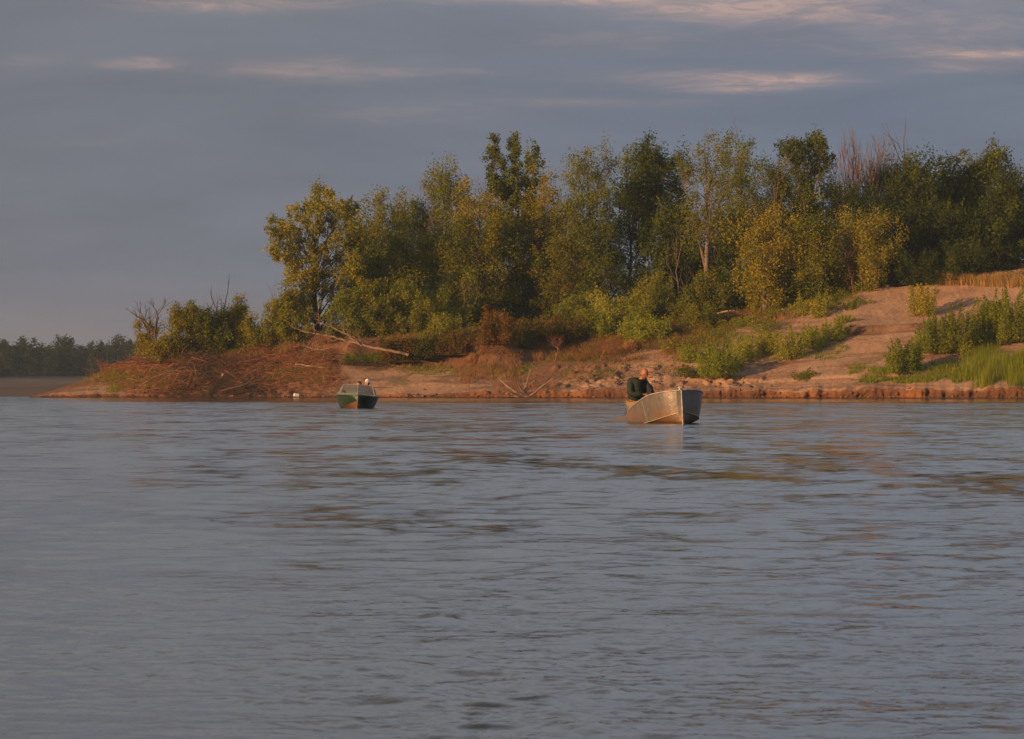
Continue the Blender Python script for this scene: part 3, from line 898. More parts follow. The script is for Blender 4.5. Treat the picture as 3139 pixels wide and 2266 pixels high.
# bushes under and beside the wood:  u, base v (or None), vtop, w, t, seed, cols, label
BUSHES = [
    (325, 782, 706, 24, 201, GOLD, 'pale yellow bush, leftmost of the leafy bushes on the spit'),
    (372, 800, 752, 40, 202, OLIVE + GOLD[:1], 'low rounded olive bush at the foot of the bare dead tree on the spit'),
    (402, 788, 680, 30, 203, GREEN + GOLD, 'upright green bush right of the bare dead tree on the spit'),
    (440, 786, 672, 34, 204, GREEN + GOLD[:2], 'yellow-topped bush in the middle of the bush clump on the spit'),
    (478, 786, 690, 26, 205, DARK + GREEN, 'dark green bush at the right end of the clump, below the tall snag'),
    (527, 770, 668, 22, 206, GREEN + GOLD[:1], 'narrow leaning bush right of the tall snag'),
    (548, 776, 712, 38, 207, FRESH + GOLD, 'spreading yellow-green bush under the leaning one'),
    (612, 765, 672, 30, 208, GREEN + OLIVE, 'green bush in the gap left of the leading poplar'),
    (650, 758, 650, 34, 209, GREEN + GOLD[:1], 'green bush touching the left side of the leading poplar trunk'),
    (765, 748, 652, 42, 210, GREEN + FRESH[:1], 'green bush right of the leading poplar trunk'),
    (830, 745, 610, 44, 211, GREEN + GOLD[:1], 'tall green bush between the leading poplar and the olive willow'),
    (905, 742, 640, 52, 212, OLIVE + GREEN, 'broad olive bush above the fallen pale trunk'),
    (985, 738, 660, 46, 213, GREEN + OLIVE[:1], 'green bush right of the broad olive bush'),
    (1090, 728, 632, 54, 214, OLIVE + PALE[:1], 'grey-olive bush with dead pale stems left of the cone-shaped willow'),
    (1187, 722, 584, 44, 215, FRESH + OLIVE, 'bright cone-shaped willow bush at the foot of the wood'),
    (1270, 725, 660, 40, 216, GREEN + OLIVE[2:], 'brown-green bush right of the cone-shaped willow'),
    (1352, 728, 660, 38, 217, PALE + OLIVE[:1], 'pale silvery-leaved bush standing out in the scrub'),
    (1418, 722, 668, 34, 218, PALE + GREEN, 'second paler bush just right of the silvery one'),
    (1452, 712, 622, 50, 219, GREEN + OLIVE, 'grey-green bush with dead branches sticking out of its top'),
    (1522, 708, 650, 44, 220, GREEN + OLIVE[:1], 'green bush below the foot of the pale trunk'),
    (1578, 700, 598, 42, 221, GREEN + GOLD[:1], 'rounded green bush at the foot of the pale trunk'),
    (1632, 694, 612, 44, 222, GREEN + FRESH[:1], 'fluffy green bush below the yellow poplar, left of three'),
    (1690, 684, 612, 44, 223, FRESH + GREEN, 'fluffy green bush below the yellow poplar, middle of three'),
    (1752, 672, 590, 44, 224, GREEN + FRESH[:1], 'fluffy green bush below the yellow poplar, right of three'),
    (1808, 662, 612, 38, 225, GREEN + DARK[:1], 'low green bush left of the olive willow'),
    (1862, 648, 588, 40, 226, OLIVE + BRUSH[:2], 'twiggy brown-olive bush at the left foot of the olive willow'),
    (1985, 634, 566, 42, 227, DARK, 'dark bush at the wood edge right of the olive willow'),
    (2060, 628, 568, 46, 228, DARK, 'dark bush at the wood edge above the bare sand crest'),
    (2130, 618, 548, 46, 229, DARK + GREEN[:1], 'dark bush behind the start of the orange grass'),
    (2205, 600, 520, 48, 230, DARK + GREEN[:1], 'dark bush behind the orange grass at the right edge'),
    (1360, 745, 706, 44, 231, FRESH + GREEN, 'low green bush below the silvery bush'),
    (1440, 756, 716, 46, 232, FRESH + OLIVE, 'low green bush at the edge of the sand, left of the two'),
    (1545, 726, 690, 40, 233, GREEN + OLIVE, 'low green bush above the bleached log'),
    (885, 800, 764, 30, 235, OLIVE[2:] + BRUSH[2:], 'low brown-olive bush just right of the root end of the fallen trunk'),
    (945, 796, 758, 34, 236, OLIVE[2:] + GREEN[:1], 'olive bush on the terrace edge, second from the root end of the fallen trunk'),
    (1012, 790, 752, 32, 237, OLIVE[2:] + BRUSH[2:], 'brownish low bush on the terrace edge below the dark heavy log'),
    (1180, 765, 718, 40, 238, OLIVE + BRUSH[3:], 'olive bush on the slope below the cone-shaped willow'),
    (1260, 762, 712, 38, 239, OLIVE[2:] + BRUSH[2:3], 'dull brown-olive bush at the top of the russet scrub'),
    (1310, 750, 700, 36, 240, GREEN + OLIVE, 'green-olive bush left of and below the silvery bush'),
    (980, 758, 712, 38, 241, GREEN + OLIVE, 'green bush on the upper slope left of the dark heavy log'),
    (1105, 760, 700, 40, 234, OLIVE + BRUSH, 'brownish bush on the slope below the grey-olive bush'),
]
for i, (u, vb, vt, w, sd_, cols, lab) in enumerate(BUSHES):
    seeds = dict(nl=16, per=7, lpc=80, lo=.08, cr=.36, ls=.135, tr=.05, forks=3, gain=.48 if (u == 1105 or 235 <= sd_ <= 239) else (.95 if (u > 1480 or u < 600) else 1.2), prof='cone' if u in (1187, 527) else 'round', cols=cols)
    if 'dead' in lab:
        seeds['bare'] = 8
    tree(u, vt + 2, w * 1.15, None, lab, sd_, name='bush', cat='bush', base_v=vb, group='bushes along the foot of the wood', **seeds)


# shoots of young willow and poplar on the open sand
def shoots(u, vb, vt, w, seed, cols, label, n=None, dens=1.0, ls=.12, name='willow_shrub'):
    loc = spot(u, vb)
    Y = loc[1]
    H = (vb - vt) * K * Y * 1.02
    R = w * K * Y
    g = np.random.default_rng(seed)
    n = n or int(8 + R * 16)
    segs, P = [], []
    for i in range(n):
        a = g.random() * 6.28
        q = g.random() ** .7
        b0 = np.array([np.cos(a) * q * R * .75, np.sin(a) * q * R * .75, 0])
        h = H * (.35 + .65 * g.random()) * (1 - .38 * q)
        e = b0 + np.array([np.cos(a) * R * .5 * g.random() + g.normal() * .10, np.sin(a) * R * .5 * g.random(), h])
        pts = bez(b0, (b0 + e) / 2 + g.normal(size=3) * .06, e, np.linspace(0, 1, 5))
        segs += poly_segs(pts, [.014, .012, .009, .006, .003])
        k = int(max(10, 80 * h * dens))
        tq = .08 + .95 * g.random(k)
        wob = .16 * np.sin(np.pi * np.clip(tq, 0, 1) ** .8) + .03
        pp = bez(b0, (b0 + e) / 2, e, np.clip(tq, 0, 1.03)) + g.normal(size=(k, 3)) * wob[:, None] * [1, 1, .7]
        P.append(pp)
    P = np.concatenate(P)
    P[:, 2] = np.maximum(P[:, 2], .02)
    cols = np.array(cols)
    lc = LEAF_GAIN * 1.1 * cols[g.integers(0, len(cols), len(P))] * (.75 + .5 * g.random((len(P), 1)))
    root = empty(name, (loc[0], loc[1], loc[2] - .05))
    tag(root, label, 'shrub', 'young shrubs on the open sand')
    Vt, Ft = tubes(segs, 4)
    link('stems', mesh_from('stems', Vt, Ft, M['twig'], None, True), root)['kind'] = 'stuff'
    sz = ls * (.7 + .6 * g.random(len(P)))
    Vl, Fl, cl = leaves(g, P, sz, sz * .55, lc)
    link('foliage', mesh_from('foliage', Vl, Fl, M['leaf'], cl), root)


FY = FRESH + [(.22, .18, .03)]
SHOOTS = [
    (1525, 802, 745, 24, 301, FRESH, 'yellow-green shrub on the sand at the left end of the shrub row'),
    (1532, 836, 808, 26, 302, DARK + GREEN, 'low dark green shrub below the left end of the shrub row'),
    (1592, 836, 752, 36, 303, FRESH, 'dense broad shrub, largest of the row left of the dune'),
    (1625, 820, 770, 22, 304, FRESH, 'shrub touching the right side of the broad dense one'),
    (1655, 800, 728, 26, 305, FY, 'thin shrub with open top right of the broad dense shrub'),
    (1700, 786, 722, 20, 306, FY, 'upright thin shrub in the middle of the shrub row'),
    (1752, 796, 712, 26, 307, FY, 'tall thin yellow-flecked shrub right of the middle of the row'),
    (1722, 690, 660, 12, 308, FRESH, 'small green sprig at the sand crest, left of two'),
    (1776, 700, 640, 16, 309, FY, 'sprig with yellow leaves at the sand crest, taller one'),
    (1818, 704, 638, 16, 310, FY, 'tall wispy shrub on the sand crest with a yellow top'),
    (1800, 772, 712, 24, 311, FRESH, 'green shrub on the slope below the wispy crest shrub'),
    (1842, 756, 690, 26, 312, FRESH, 'shrub at the right end of the row, beside the eroded ledge'),
    (1870, 715, 692, 16, 313, FRESH, 'little spreading shrub alone on the sand right of the row'),
    (1782, 840, 818, 24, 314, GREEN, 'flat green shrub alone low on the beach'),
    (2045, 700, 606, 26, 315, FY + [(.30, .20, .03)], 'tall yellow-spotted shrub standing on the crest of the dune'),
    (2000, 826, 750, 32, 316, FRESH + GREEN, 'isolated shrub on the lower slope left of the big green clump'),
    (2030, 812, 728, 10, 317, FRESH, 'single tall thin sprig above the isolated shrub'),
    (2072, 782, 680, 34, 318, FRESH + GREEN, 'left shrub of the big green clump'),
    (2128, 782, 668, 42, 319, GREEN + FRESH[:1], 'dark dense middle shrub of the big green clump'),
    (2192, 756, 640, 36, 320, GREEN + FRESH, 'dense shrub left of the one at the right edge'),
    (2248, 756, 622, 44, 321, GREEN + FRESH, 'tall dense green shrub cut by the right edge'),
    (2222, 762, 704, 26, 322, FRESH, 'small bright shrub in front of the dense ones at the right edge'),
    (2140, 790, 730, 10, 323, FY, 'thin yellowish sprig in front of the big green clump'),
    (1480, 780, 742, 12, 324, FRESH, 'tiny sprig on the sand left of the shrub row'),
    (1648, 722, 700, 22, 325, FRESH, 'bright green low shrub at the scrub edge below the bleached log'),
]
for (u, vb, vt, w, sd_, cols, lab) in SHOOTS:
    big = w >= 30
    shoots(u, vb, vt - 4, w * 1.35, sd_, cols, lab, dens=1.35 if big else (1.0 if w > 16 else .7), n=int(8 + w * (1.6 if big else .95)))


# ------------------------------------------------------------------ bare and dead trees
def bare_tree(seed, H, spread=.35, r=.09, depth=4, lean=(0, 0), kids=3, up=.35, wig=.12):
    g = np.random.default_rng(seed)
    segs = []

    def rec(p, d, L, r_, lev):
        n = 4
        pts = [p]
        dd = d.copy()
        for i in range(n):
            dd = dd + g.normal(size=3) * wig + np.array([0, 0, up * .12])
            dd /= np.linalg.norm(dd)
            pts.append(pts[-1] + dd * L / n)
        rad = np.linspace(r_, r_ * (.6 if lev else .3), n + 1)
        segs.extend(poly_segs(pts, rad))
        if lev == 0:
            return
        for k in range(kids + (1 if g.random() < .4 else 0)):
            i = 1 + int(g.random() * n) if k else n
            a = g.random() * 6.28
            nd = dd * (1.0 if k else 1.6) + spread * 2.2 * np.array([np.cos(a), np.sin(a) * .8, up * g.random() + .1])
            nd /= np.linalg.norm(nd)
            rec(pts[min(i, n)], nd, L * (.52 + .3 * g.random()), r_ * (.5 if k else .6), lev - 1)
    d0 = np.array([lean[0], lean[1], 1.0])
    rec(np.zeros(3), d0 / np.linalg.norm(d0), H * .42, r, depth)
    S = np.array(segs)
    zm = S[:, 5].max()
    S[:, :6] *= H / zm
    return S


def dead(u, vb, vt, seed, label, bark='grey_bark', name='dead_tree', cat='tree', group='bare dead trees', t=None, **kw):
    loc = spot(u, vb, t)
    H = (HV - vt) * K * loc[1] + EYE - loc[2]
    S = bare_tree(seed, H, **kw)
    V_, F_ = tubes(S, 4)
    o = link(name, mesh_from(name, V_, F_, M[bark], None, True), None, loc)
    return tag(o, label, cat, group)


dead(350, 785, 658, 401, 'dark bare dead tree on the spit, many crooked branches', bark='bark', spread=.38, r=.14, depth=4, kids=3)
dead(482, 782, 604, 402, 'tall thin forked snag rising alone above the bushes of the spit', bark='bark', spread=.28, r=.10, depth=3, kids=2, lean=(.10, 0), up=.9, wig=.09)
dead(450, 782, 655, 403, 'thin bare sapling poking out above the middle of the bush clump', bark='grey_bark', spread=.2, r=.035, depth=3, kids=2)
dead(582, 770, 690, 404, 'small dark crooked dead tree leaning in the gap right of the clump', bark='bark', spread=.35, r=.075, depth=3, kids=2, lean=(-.2, 0))
dead(612, 765, 612, 405, 'cluster of thin bare upright twigs left of the leading poplar', spread=.22, r=.035, depth=3, kids=3, up=.7)
dead(640, 765, 628, 406, 'thin grey bare sapling against the left side of the leading poplar', spread=.22, r=.03, depth=3, kids=2, up=.7)
dead(1925, None, 268, 407, 'tall bare dead poplar with fine upright twigs above the right half of the wood', spread=.17, r=.15, depth=4, kids=4, up=1.0, t=43, wig=.07)
dead(1964, None, 300, 408, 'bushy-topped bare poplar right beside the tallest bare one', spread=.17, r=.12, depth=4, kids=4, up=1.0, t=44, wig=.07)
dead(1898, None, 300, 409, 'reddish bare poplar left of the tallest bare one', bark='twig', spread=.17, r=.11, depth=4, kids=3, up=1.0, t=41, wig=.07)
dead(1868, None, 318, 410, 'leftmost of the reddish bare poplars, right of the umbrella crown', bark='twig', spread=.17, r=.10, depth=4, kids=3, up=1.0, t=41, wig=.07)
dead(2022, None, 264, 411, 'gaunt dead tree with long bare limbs spread above the dark block', spread=.34, r=.16, depth=3, kids=3, up=.6, t=48)
dead(2205, None, 318, 412, 'small fan of bare twigs above the big dark-green tree at the right', spread=.2, r=.08, depth=4, kids=3, up=.9, t=49)
dead(1690, None, 318, 413, 'thin bare poplar between the open feathery poplar and the mid-green one', bark='pale_bark', spread=.16, r=.09, depth=4, kids=3, up=.9, t=36)
dead(1890, 648, 505, 414, 'brown twiggy dead shrub against the left side of the olive willow', bark='twig', spread=.3, r=.07, depth=4, kids=3, up=.6)
dead(1500, None, 470, 415, 'grey dead tree with sweeping bare limbs left of the pale trunk', bark='grey_bark', spread=.4, r=.06, depth=3, kids=3, up=.4, t=27)
dead(1462, 712, 612, 416, 'tangle of pale dead branches above the grey-green bush', bark='drift', spread=.45, r=.05, depth=3, kids=3, up=.1)
dead(1030, 735, 610, 417, 'thin pale dead stems rising in front of the wood above the fallen trunk', bark='drift', spread=.3, r=.035, depth=3, kids=2, up=.5)
dead(212, 842, 800, 418, 'little dark leaning snag at the thin end of the spit', bark='bark', spread=.3, r=.035, depth=2, kids=1, lean=(-.6, 0))


dead(1790, None, 430, 419, 'pale forked dead limbs between the bright yellow poplar and the umbrella crown', bark='pale_bark', spread=.3, r=.085, depth=3, kids=2, up=.7, t=28)
dead(1722, None, 372, 420, 'tall thin pale dead stem above the bright yellow poplar', bark='pale_bark', spread=.18, r=.085, depth=3, kids=3, up=.9, t=30, wig=.07)
dead(955, None, 424, 421, 'reddish dead poplar top between the second and third crowns from the left', bark='grey_bark', spread=.18, r=.10, depth=4, kids=3, up=.9, t=30, wig=.07)
dead(1878, None, 430, 422, 'grey bare stem standing against the dark trees left of the olive willow', bark='grey_bark', spread=.25, r=.07, depth=3, kids=2, up=.8, t=31)

# ------------------------------------------------------------------ driftwood and brush
def log(name, pts_uvY, radii, label, mat='drift', cat='log', twigs=0, seed=1, tl=.8):
    P_ = np.array([at_px(*p) for p in pts_uvY])
    o = P_[0].copy()
    Q = P_ - o
    g = np.random.default_rng(seed)
    tt = np.linspace(0, 1, len(Q))
    fine = np.linspace(0, 1, 4 * len(Q))
    R_ = np.interp(fine, tt, radii)
    Q2 = np.stack([np.interp(fine, tt, Q[:, k]) for k in range(3)], 1) + g.normal(size=(len(fine), 3)) * .025
    segs = poly_segs(Q2, R_)
    root = empty(name, o)
    tag(root, label, cat)
    V_, F_ = tubes(segs, 7)
    link('trunk', mesh_from('trunk', V_, F_, M[mat], None, True), root)
    if twigs:
        s2 = []
        for k in range(twigs):
            i = int(len(Q2) * (.35 + .65 * g.random())) - 1
            p = Q2[i]
            d = (Q2[-1] - Q2[0]) / np.linalg.norm(Q2[-1] - Q2[0]) * .7 + g.normal(size=3) * [.5, .5, .4] + [0, 0, .35]
            for q in range(4):
                p2 = p + d / np.linalg.norm(d) * tl * (.4 + .5 * g.random())
                s2.append([*p, *p2, .022 - .005 * q, .018 - .005 * q])
                if g.random() < .7:
                    s2.append([*p2, *(p2 + g.normal(size=3) * .3 + d * .2), .01, .004])
                p = p2
                d = d + g.normal(size=3) * .35
        V_, F_ = tubes(s2, 4)
        link('branches', mesh_from('branches', V_, F_, M[mat], None, True), root)['kind'] = 'stuff'
    return root


Yl = 349.0
log('fallen_tree', [(905, 786, Yl), (862, 776, Yl - .3), (818, 768, Yl - .2), (780, 758, Yl), (740, 747, Yl + .3), (700, 740, Yl + .6), (665, 733, Yl + .9)],
    [.11, .11, .09, .07, .05, .03, .016], 'long pale fallen trunk lying along the top of the bank below the leading poplar', cat='fallen tree', twigs=16, seed=5)
log('branch', [(800, 765, Yl - .3), (770, 742, Yl - .3), (735, 725, Yl), (700, 714, Yl)], [.05, .045, .03, .012], 'thin pale branch angling up over the fallen trunk', cat='branch', twigs=6, seed=6, tl=.5)
log('branch', [(745, 764, Yl - 1), (715, 776, Yl - 1.2), (690, 772, Yl - 1.2), (670, 764, Yl - 1)], [.03, .035, .03, .012], 'thin bleached branch curving down left of the fallen trunk', cat='branch', twigs=3, seed=61, tl=.4)
log('bleached_log', [(1588, 694, 346), (1612, 689, 346), (1628, 688, 346.2), (1640, 694, 346.3)], [.05, .08, .08, .03], 'orange-lit bleached log with a bent end lying on the brown scrub', seed=7)
log('bleached_log', [(655, 806, 345), (690, 812, 344.6), (728, 816, 344.6)], [.035, .06, .02], 'short pale stick lying on the brown slope below the leading poplar', cat='log', twigs=3, seed=8, tl=.3)
log('dark_log', [(985, 760, 351), (1010, 748, 350.5), (1032, 738, 351)], [.20, .24, .12], 'dark heavy log lying in the shadow of the upper terrace', mat='bark', seed=9)
log('dark_log', [(490, 866, 347), (540, 852, 346.6), (590, 838, 347)], [.07, .07, .04], 'dark pole slanting up the bank at the right end of the brush heap', mat='bark', seed=10)
log('branch', [(290, 870, 350.3), (330, 842, 350.2), (372, 823, 350.4), (440, 820, 350.6)], [.03, .045, .05, .02], 'long grey branch bent over the face of the brush heap', mat='grey_bark', cat='branch', seed=13, twigs=3, tl=.5)
log('branch', [(1928, 660, 352), (1955, 652, 352), (1975, 655, 352.4)], [.025, .03, .02], 'small forked dead branch lying on the smooth sand crest', cat='branch', mat='grey_bark', seed=14, twigs=2, tl=.3)
log('branch', [(1468, 738, 345), (1488, 760, 344.6), (1500, 768, 344.5)], [.02, .03, .02], 'thin dark branch stuck in the scrub edge left of the first sand shrub', cat='branch', mat='bark', seed=15, twigs=2, tl=.3)


def stump(u, vb, label):
    loc = spot(u, t=.3)
    Y = loc[1] - .6
    g = np.random.default_rng(17)
    base_ = at_px(u, 880, Y)
    root = empty('driftwood_stump', base_)
    tag(root, label, 'driftwood')
    tips = [((-62, -44), .12), ((10, -62), .06), ((-18, -40), .09), ((60, -42), .06), ((42, -30), .05), ((-45, -14), .08), ((28, -22), .07), ((-5, -34), .08), ((75, -20), .04), ((-70, -8), .05)]
    for (dx, dz), r in tips:
        e = np.array([dx * K * Y, g.normal() * .5, -dz * K * Y])
        pts = bez(np.array([g.normal() * .2, 0, .05]), e * .5 + g.normal(size=3) * .18, e, np.linspace(0, 1, 7))
        V_, F_ = tubes(poly_segs(pts, r * (1 - .8 * np.linspace(0, 1, 7)) + .012), 6)
        link('root', mesh_from('root', V_, F_, M['old_wood'], None, True), root)
    s2 = []
    for k in range(260):
        p = np.array([g.normal() * 1.5, g.normal() * .4, .05 + .25 * g.random()])
        d = g.normal(size=3) * [.5, .3, .35] + [0, 0, .3]
        s2.append([*p, *(p + d * .6), .016, .005])
    V_, F_ = tubes(s2, 4)
    link('rootlets', mesh_from('rootlets', V_, F_, M['twig'], None, True), root)['kind'] = 'stuff'


stump(1165, 880, 'upturned driftwood stump with splayed roots at the water edge')


def brush_heap(u0, u1, vb0, vt0, n, seed, label, mat='twig', lmax=2.0, name='brush_heap'):
    g = np.random.default_rng(seed)
    uc = (u0 + u1) / 2
    c0 = spot(uc, (vb0 + vt0) / 2)
    segs = []
    t0, t1 = t_for_v(uc, vb0), t_for_v(uc, vt0)
    for i in range(n):
        u = u0 + (u1 - u0) * g.random()
        t = t0 + (t1 - t0) * g.random()
        X, Y, z = ground(np.array([u]), np.array([t]))
        p = np.array([X[0], Y[0], z[0] + .05 + .6 * g.random() ** 2]) - np.array(c0)
        d = g.normal(size=3) * [1.0, .4, .26] + [.1, -.15, .05]
        d /= np.linalg.norm(d)
        L = lmax * (.25 + .75 * g.random() ** 2)
        bend = g.normal(size=3) * L * .16
        pts = bez(p, p + d * L / 2 + bend, p + d * L + [0, 0, -.1 * L], np.linspace(0, 1, 5))
        r = .010 + .028 * g.random() ** 4
        segs += poly_segs(pts, r * np.array([1, .9, .75, .55, .25]))
        if g.random() < .6:
            segs.append([*pts[2], *(pts[2] + g.normal(size=3) * .3), r * .6, .004])
    V_, F_ = tubes(segs, 3)
    o = link(name, mesh_from(name, V_, F_, M[mat], None, True), None, c0)
    tag(o, label, 'brush heap', kind='stuff')


M['brush_dark'] = plain('dark_brush', (0.06, 0.038, 0.028), 0.9, var=.4, scale=1.0)
M['brush_red'] = plain('red_brush', (0.27, 0.115, 0.058), 0.9, var=.35, scale=1.0)
brush_heap(270, 450, 878, 792, 1200, 501, 'reddish heap of dead branches on the face of the spit', 'brush_red', 2.2)
brush_heap(300, 470, 822, 790, 420, 502, 'dark matted branches along the top edge of the spit', 'brush_dark', 2.6)
brush_heap(390, 580, 880, 800, 1500, 503, 'dark tangle of washed-up branches right of the reddish heap', 'brush_dark', 2.2)
brush_heap(520, 740, 866, 772, 1300, 504, 'russet tangle of dry branches on the slope below the leading poplar', 'brush_red', 2.0)
brush_heap(180, 300, 840, 806, 260, 505, 'thin scatter of sticks along the narrow end of the spit', 'brush_red', 1.2)
brush_heap(700, 860, 812, 776, 260, 506, 'dark sticks hanging under the fallen pale trunk', 'brush_dark', 1.4)


# ------------------------------------------------------------------ uncountable ground cover
def cover(name, regions, label, mat, cat='grass'):
    """regions: (u0,u1,v0,v1,n,h,width,cols,spread,seed) scattered as tapering blades"""
    VV, FF, CC, k0 = [], [], [], 0
    for (u0, u1, v0, v1, n, h, wd, cols, spread, seed) in regions:
        g = np.random.default_rng(seed)
        ug = np.linspace(u0, u1, 24)
        ta_ = np.array([t_for_v(x, v0) for x in ug])
        tb_ = np.array([t_for_v(x, v1) for x in ug])
        u = u0 + (u1 - u0) * g.random(n)
        f = g.random(n)
        ta2, tb2 = np.interp(u, ug, ta_), np.interp(u, ug, tb_)
        t = ta2 + (tb2 - ta2) * f
        # soft ragged edges and clumping
        X, Y, z = ground(u, t)
        edge = np.minimum(np.minimum((u - u0), (u1 - u)) / (.18 * (u1 - u0)), np.minimum(f, 1 - f) / .2)
        keep = (fbm(X / 1.1, Y / 1.1, 71, 3) + .34 * np.clip(edge, 0, 1) > .56 + .12 * g.random(n)) & (z > .12)
        X, Y, z, u = X[keep], Y[keep], z[keep], u[keep]
        n = len(X)
        if n == 0:
            continue
        m = 9
        a = g.random((n, m)) * 6.28
        hh = h * (.45 + .75 * g.random((n, m))) * (.6 + .8 * fbm(X / .8, Y / .8, 72, 2))[:, None]
        sp_ = spread * g.random((n, m)) * hh
        bx = X[:, None] + g.normal(size=(n, m)) * .12
        by = Y[:, None] + g.normal(size=(n, m)) * .12
        tip = np.stack([bx + np.cos(a) * sp_, by + np.sin(a) * sp_, z[:, None] + hh], -1)
        bq = g.random((n, m)) * 6.28
        w_ = wd * (.6 + .8 * g.random((n, m)))
        p1 = np.stack([bx - np.cos(bq) * w_, by - np.sin(bq) * w_, np.broadcast_to(z[:, None], bx.shape) - .05], -1)
        p2 = np.stack([bx + np.cos(bq) * w_, by + np.sin(bq) * w_, np.broadcast_to(z[:, None], bx.shape) - .05], -1)
        V_ = np.stack([p1, p2, tip], 2).reshape(-1, 3)
        cols = np.array(cols)
        cc = cols[g.integers(0, len(cols), n)][:, None, :] * (.7 + .6 * g.random((n, m, 1)))
        VV.append(V_)
        CC.append(np.repeat(cc.reshape(-1, 3), 3, axis=0))
        FF.append(np.arange(len(V_)).reshape(-1, 3) + k0)
        k0 += len(V_)
    CC = np.concatenate(CC) * (np.array([1.9, 1.75, .7]) if mat == 'leaf' else 1.0)
    o = link(name, mesh_from(name, np.concatenate(VV), np.concatenate(FF), M[mat], CC))
    tag(o, label, cat, kind='stuff')


ORG = [(.50, .29, .10), (.42, .26, .095), (.34, .24, .085), (.22, .21, .07)]
cover('dry_grass', [
    (2070, 2400, 626, 572, 3600, .75, .016, ORG, .35, 1), (1985, 2110, 630, 618, 350, .35, .014, ORG, .4, 2),
    (1700, 1850, 690, 652, 500, .35, .014, ORG + FRESH[:1], .4, 3), (860, 1000, 758, 742, 500, .35, .014, ORG, .5, 4),
    (590, 760, 765, 742, 700, .35, .014, ORG + BRUSH, .5, 5), (1560, 1760, 715, 680, 700, .35, .014, ORG + BRUSH, .5, 6)],
    'dry orange grass along the crest between sand and wood', 'dry')
cover('dry_scrub', [
    (1110, 1400, 802, 715, 5200, .60, .013, BRUSH, .9, 11), (1010, 1160, 850, 780, 700, .45, .012, BRUSH + ORG[2:], .9, 12),
    (1340, 1560, 775, 706, 2600, .50, .012, BRUSH + OLIVE, .8, 13), (860, 1120, 790, 735, 3000, .48, .012, BRUSH + OLIVE[:1], .8, 14),
    (440, 760, 855, 768, 2600, .40, .012, BRUSH, .9, 15), (225, 450, 850, 795, 1500, .36, .012, BRUSH, .9, 16),
    (1540, 1700, 722, 690, 900, .45, .012, BRUSH, .8, 17), (1090, 1240, 874, 850, 350, .35, .012, BRUSH, .9, 18),
    (1900, 2000, 642, 628, 200, .6, .012, BRUSH, .5, 19)],
    'russet dry scrub covering the slope between beach and wood', 'dry', 'scrub')
cover('green_herbs', [
    (765, 885, 808, 795, 650, .34, .030, FRESH + GREEN, .6, 21), (590, 725, 850, 815, 600, .28, .026, FRESH + YELLOW[1:2], .6, 22),
    (190, 470, 870, 822, 1500, .26, .020, OLIVE + FRESH[:2] + GOLD[:1], .6, 23), (880, 1180, 832, 806, 700, .14, .022, FRESH + OLIVE, .7, 24),
    (1480, 1880, 800, 730, 900, .26, .026, FRESH, .7, 33), (1880, 2130, 850, 812, 1200, .26, .024, FRESH, .7, 25), (2060, 2268, 850, 800, 700, .28, .024, FRESH, .7, 26),
    (1340, 1560, 735, 690, 900, .40, .030, GREEN + OLIVE, .6, 27), (620, 1320, 742, 700, 2200, .45, .03, GREEN + OLIVE + BRUSH[:1], .6, 28),
    (1560, 1900, 690, 640, 1200, .45, .03, GREEN + FRESH[:1], .6, 29), (1180, 1400, 800, 760, 300, .25, .025, FRESH, .6, 30),
    (1250, 1520, 840, 790, 250, .16, .022, OLIVE + FRESH[:1], .6, 31), (300, 720, 790, 766, 900, .3, .022, OLIVE + FRESH[:2], .6, 32)],
    'low green weeds scattered over the banks and beach', 'leaf', 'weeds')
cover('tall_grass', [(2130, 2360, 866, 775, 2200, .85, .016, FRESH + [(.16, .19, .04)], .28, 41)],
      'tall bright green grass at the water edge in the right corner', 'leaf')


# hummocks of undergrowth, too many and too tangled to count
def hummocks(name, regions, label):
    PP, CC, SS = [], [], []
    g = np.random.default_rng(123)
    for (u0, u1, va, vb, n, h, r, cols, lpc, sz) in regions:
        cols = np.array(cols) * LEAF_GAIN
        for i in range(n):
            u = u0 + (u1 - u0) * g.random()
            ta_, tb_ = t_for_v(u, va), t_for_v(u, vb)
            X, Y, z = ground(np.array([u]), np.array([ta_ + (tb_ - ta_) * g.random()]))
            hh, rr = h * (.5 + g.random()), r * (.5 + .9 * g.random())
            k = int(lpc * (rr / r) ** 1.3)
            d = g.normal(size=(k, 3))
            d /= np.linalg.norm(d, axis=1, keepdims=True)
            d[:, 2] = np.abs(d[:, 2])
            PP.append(np.array([X[0], Y[0], z[0]]) + d * [rr, rr, hh] * (.45 + .6 * g.random((k, 1))))
            c_ = cols[g.integers(0, len(cols))] * .6 + .4 * cols[g.integers(0, len(cols), k)]
            CC.append(c_ * (.7 + .6 * g.random((k, 1))))
            SS.append(np.full(k, sz) * (.7 + .6 * g.random(k)))
    P, C_, S_ = np.concatenate(PP), np.concatenate(CC), np.concatenate(SS)
    V_, F_, c_ = leaves(g, P, S_, S_ * .5, C_)
    tag(link(name, mesh_from(name, V_, F_, M['leaf'], c_)), label, 'undergrowth', kind='stuff')


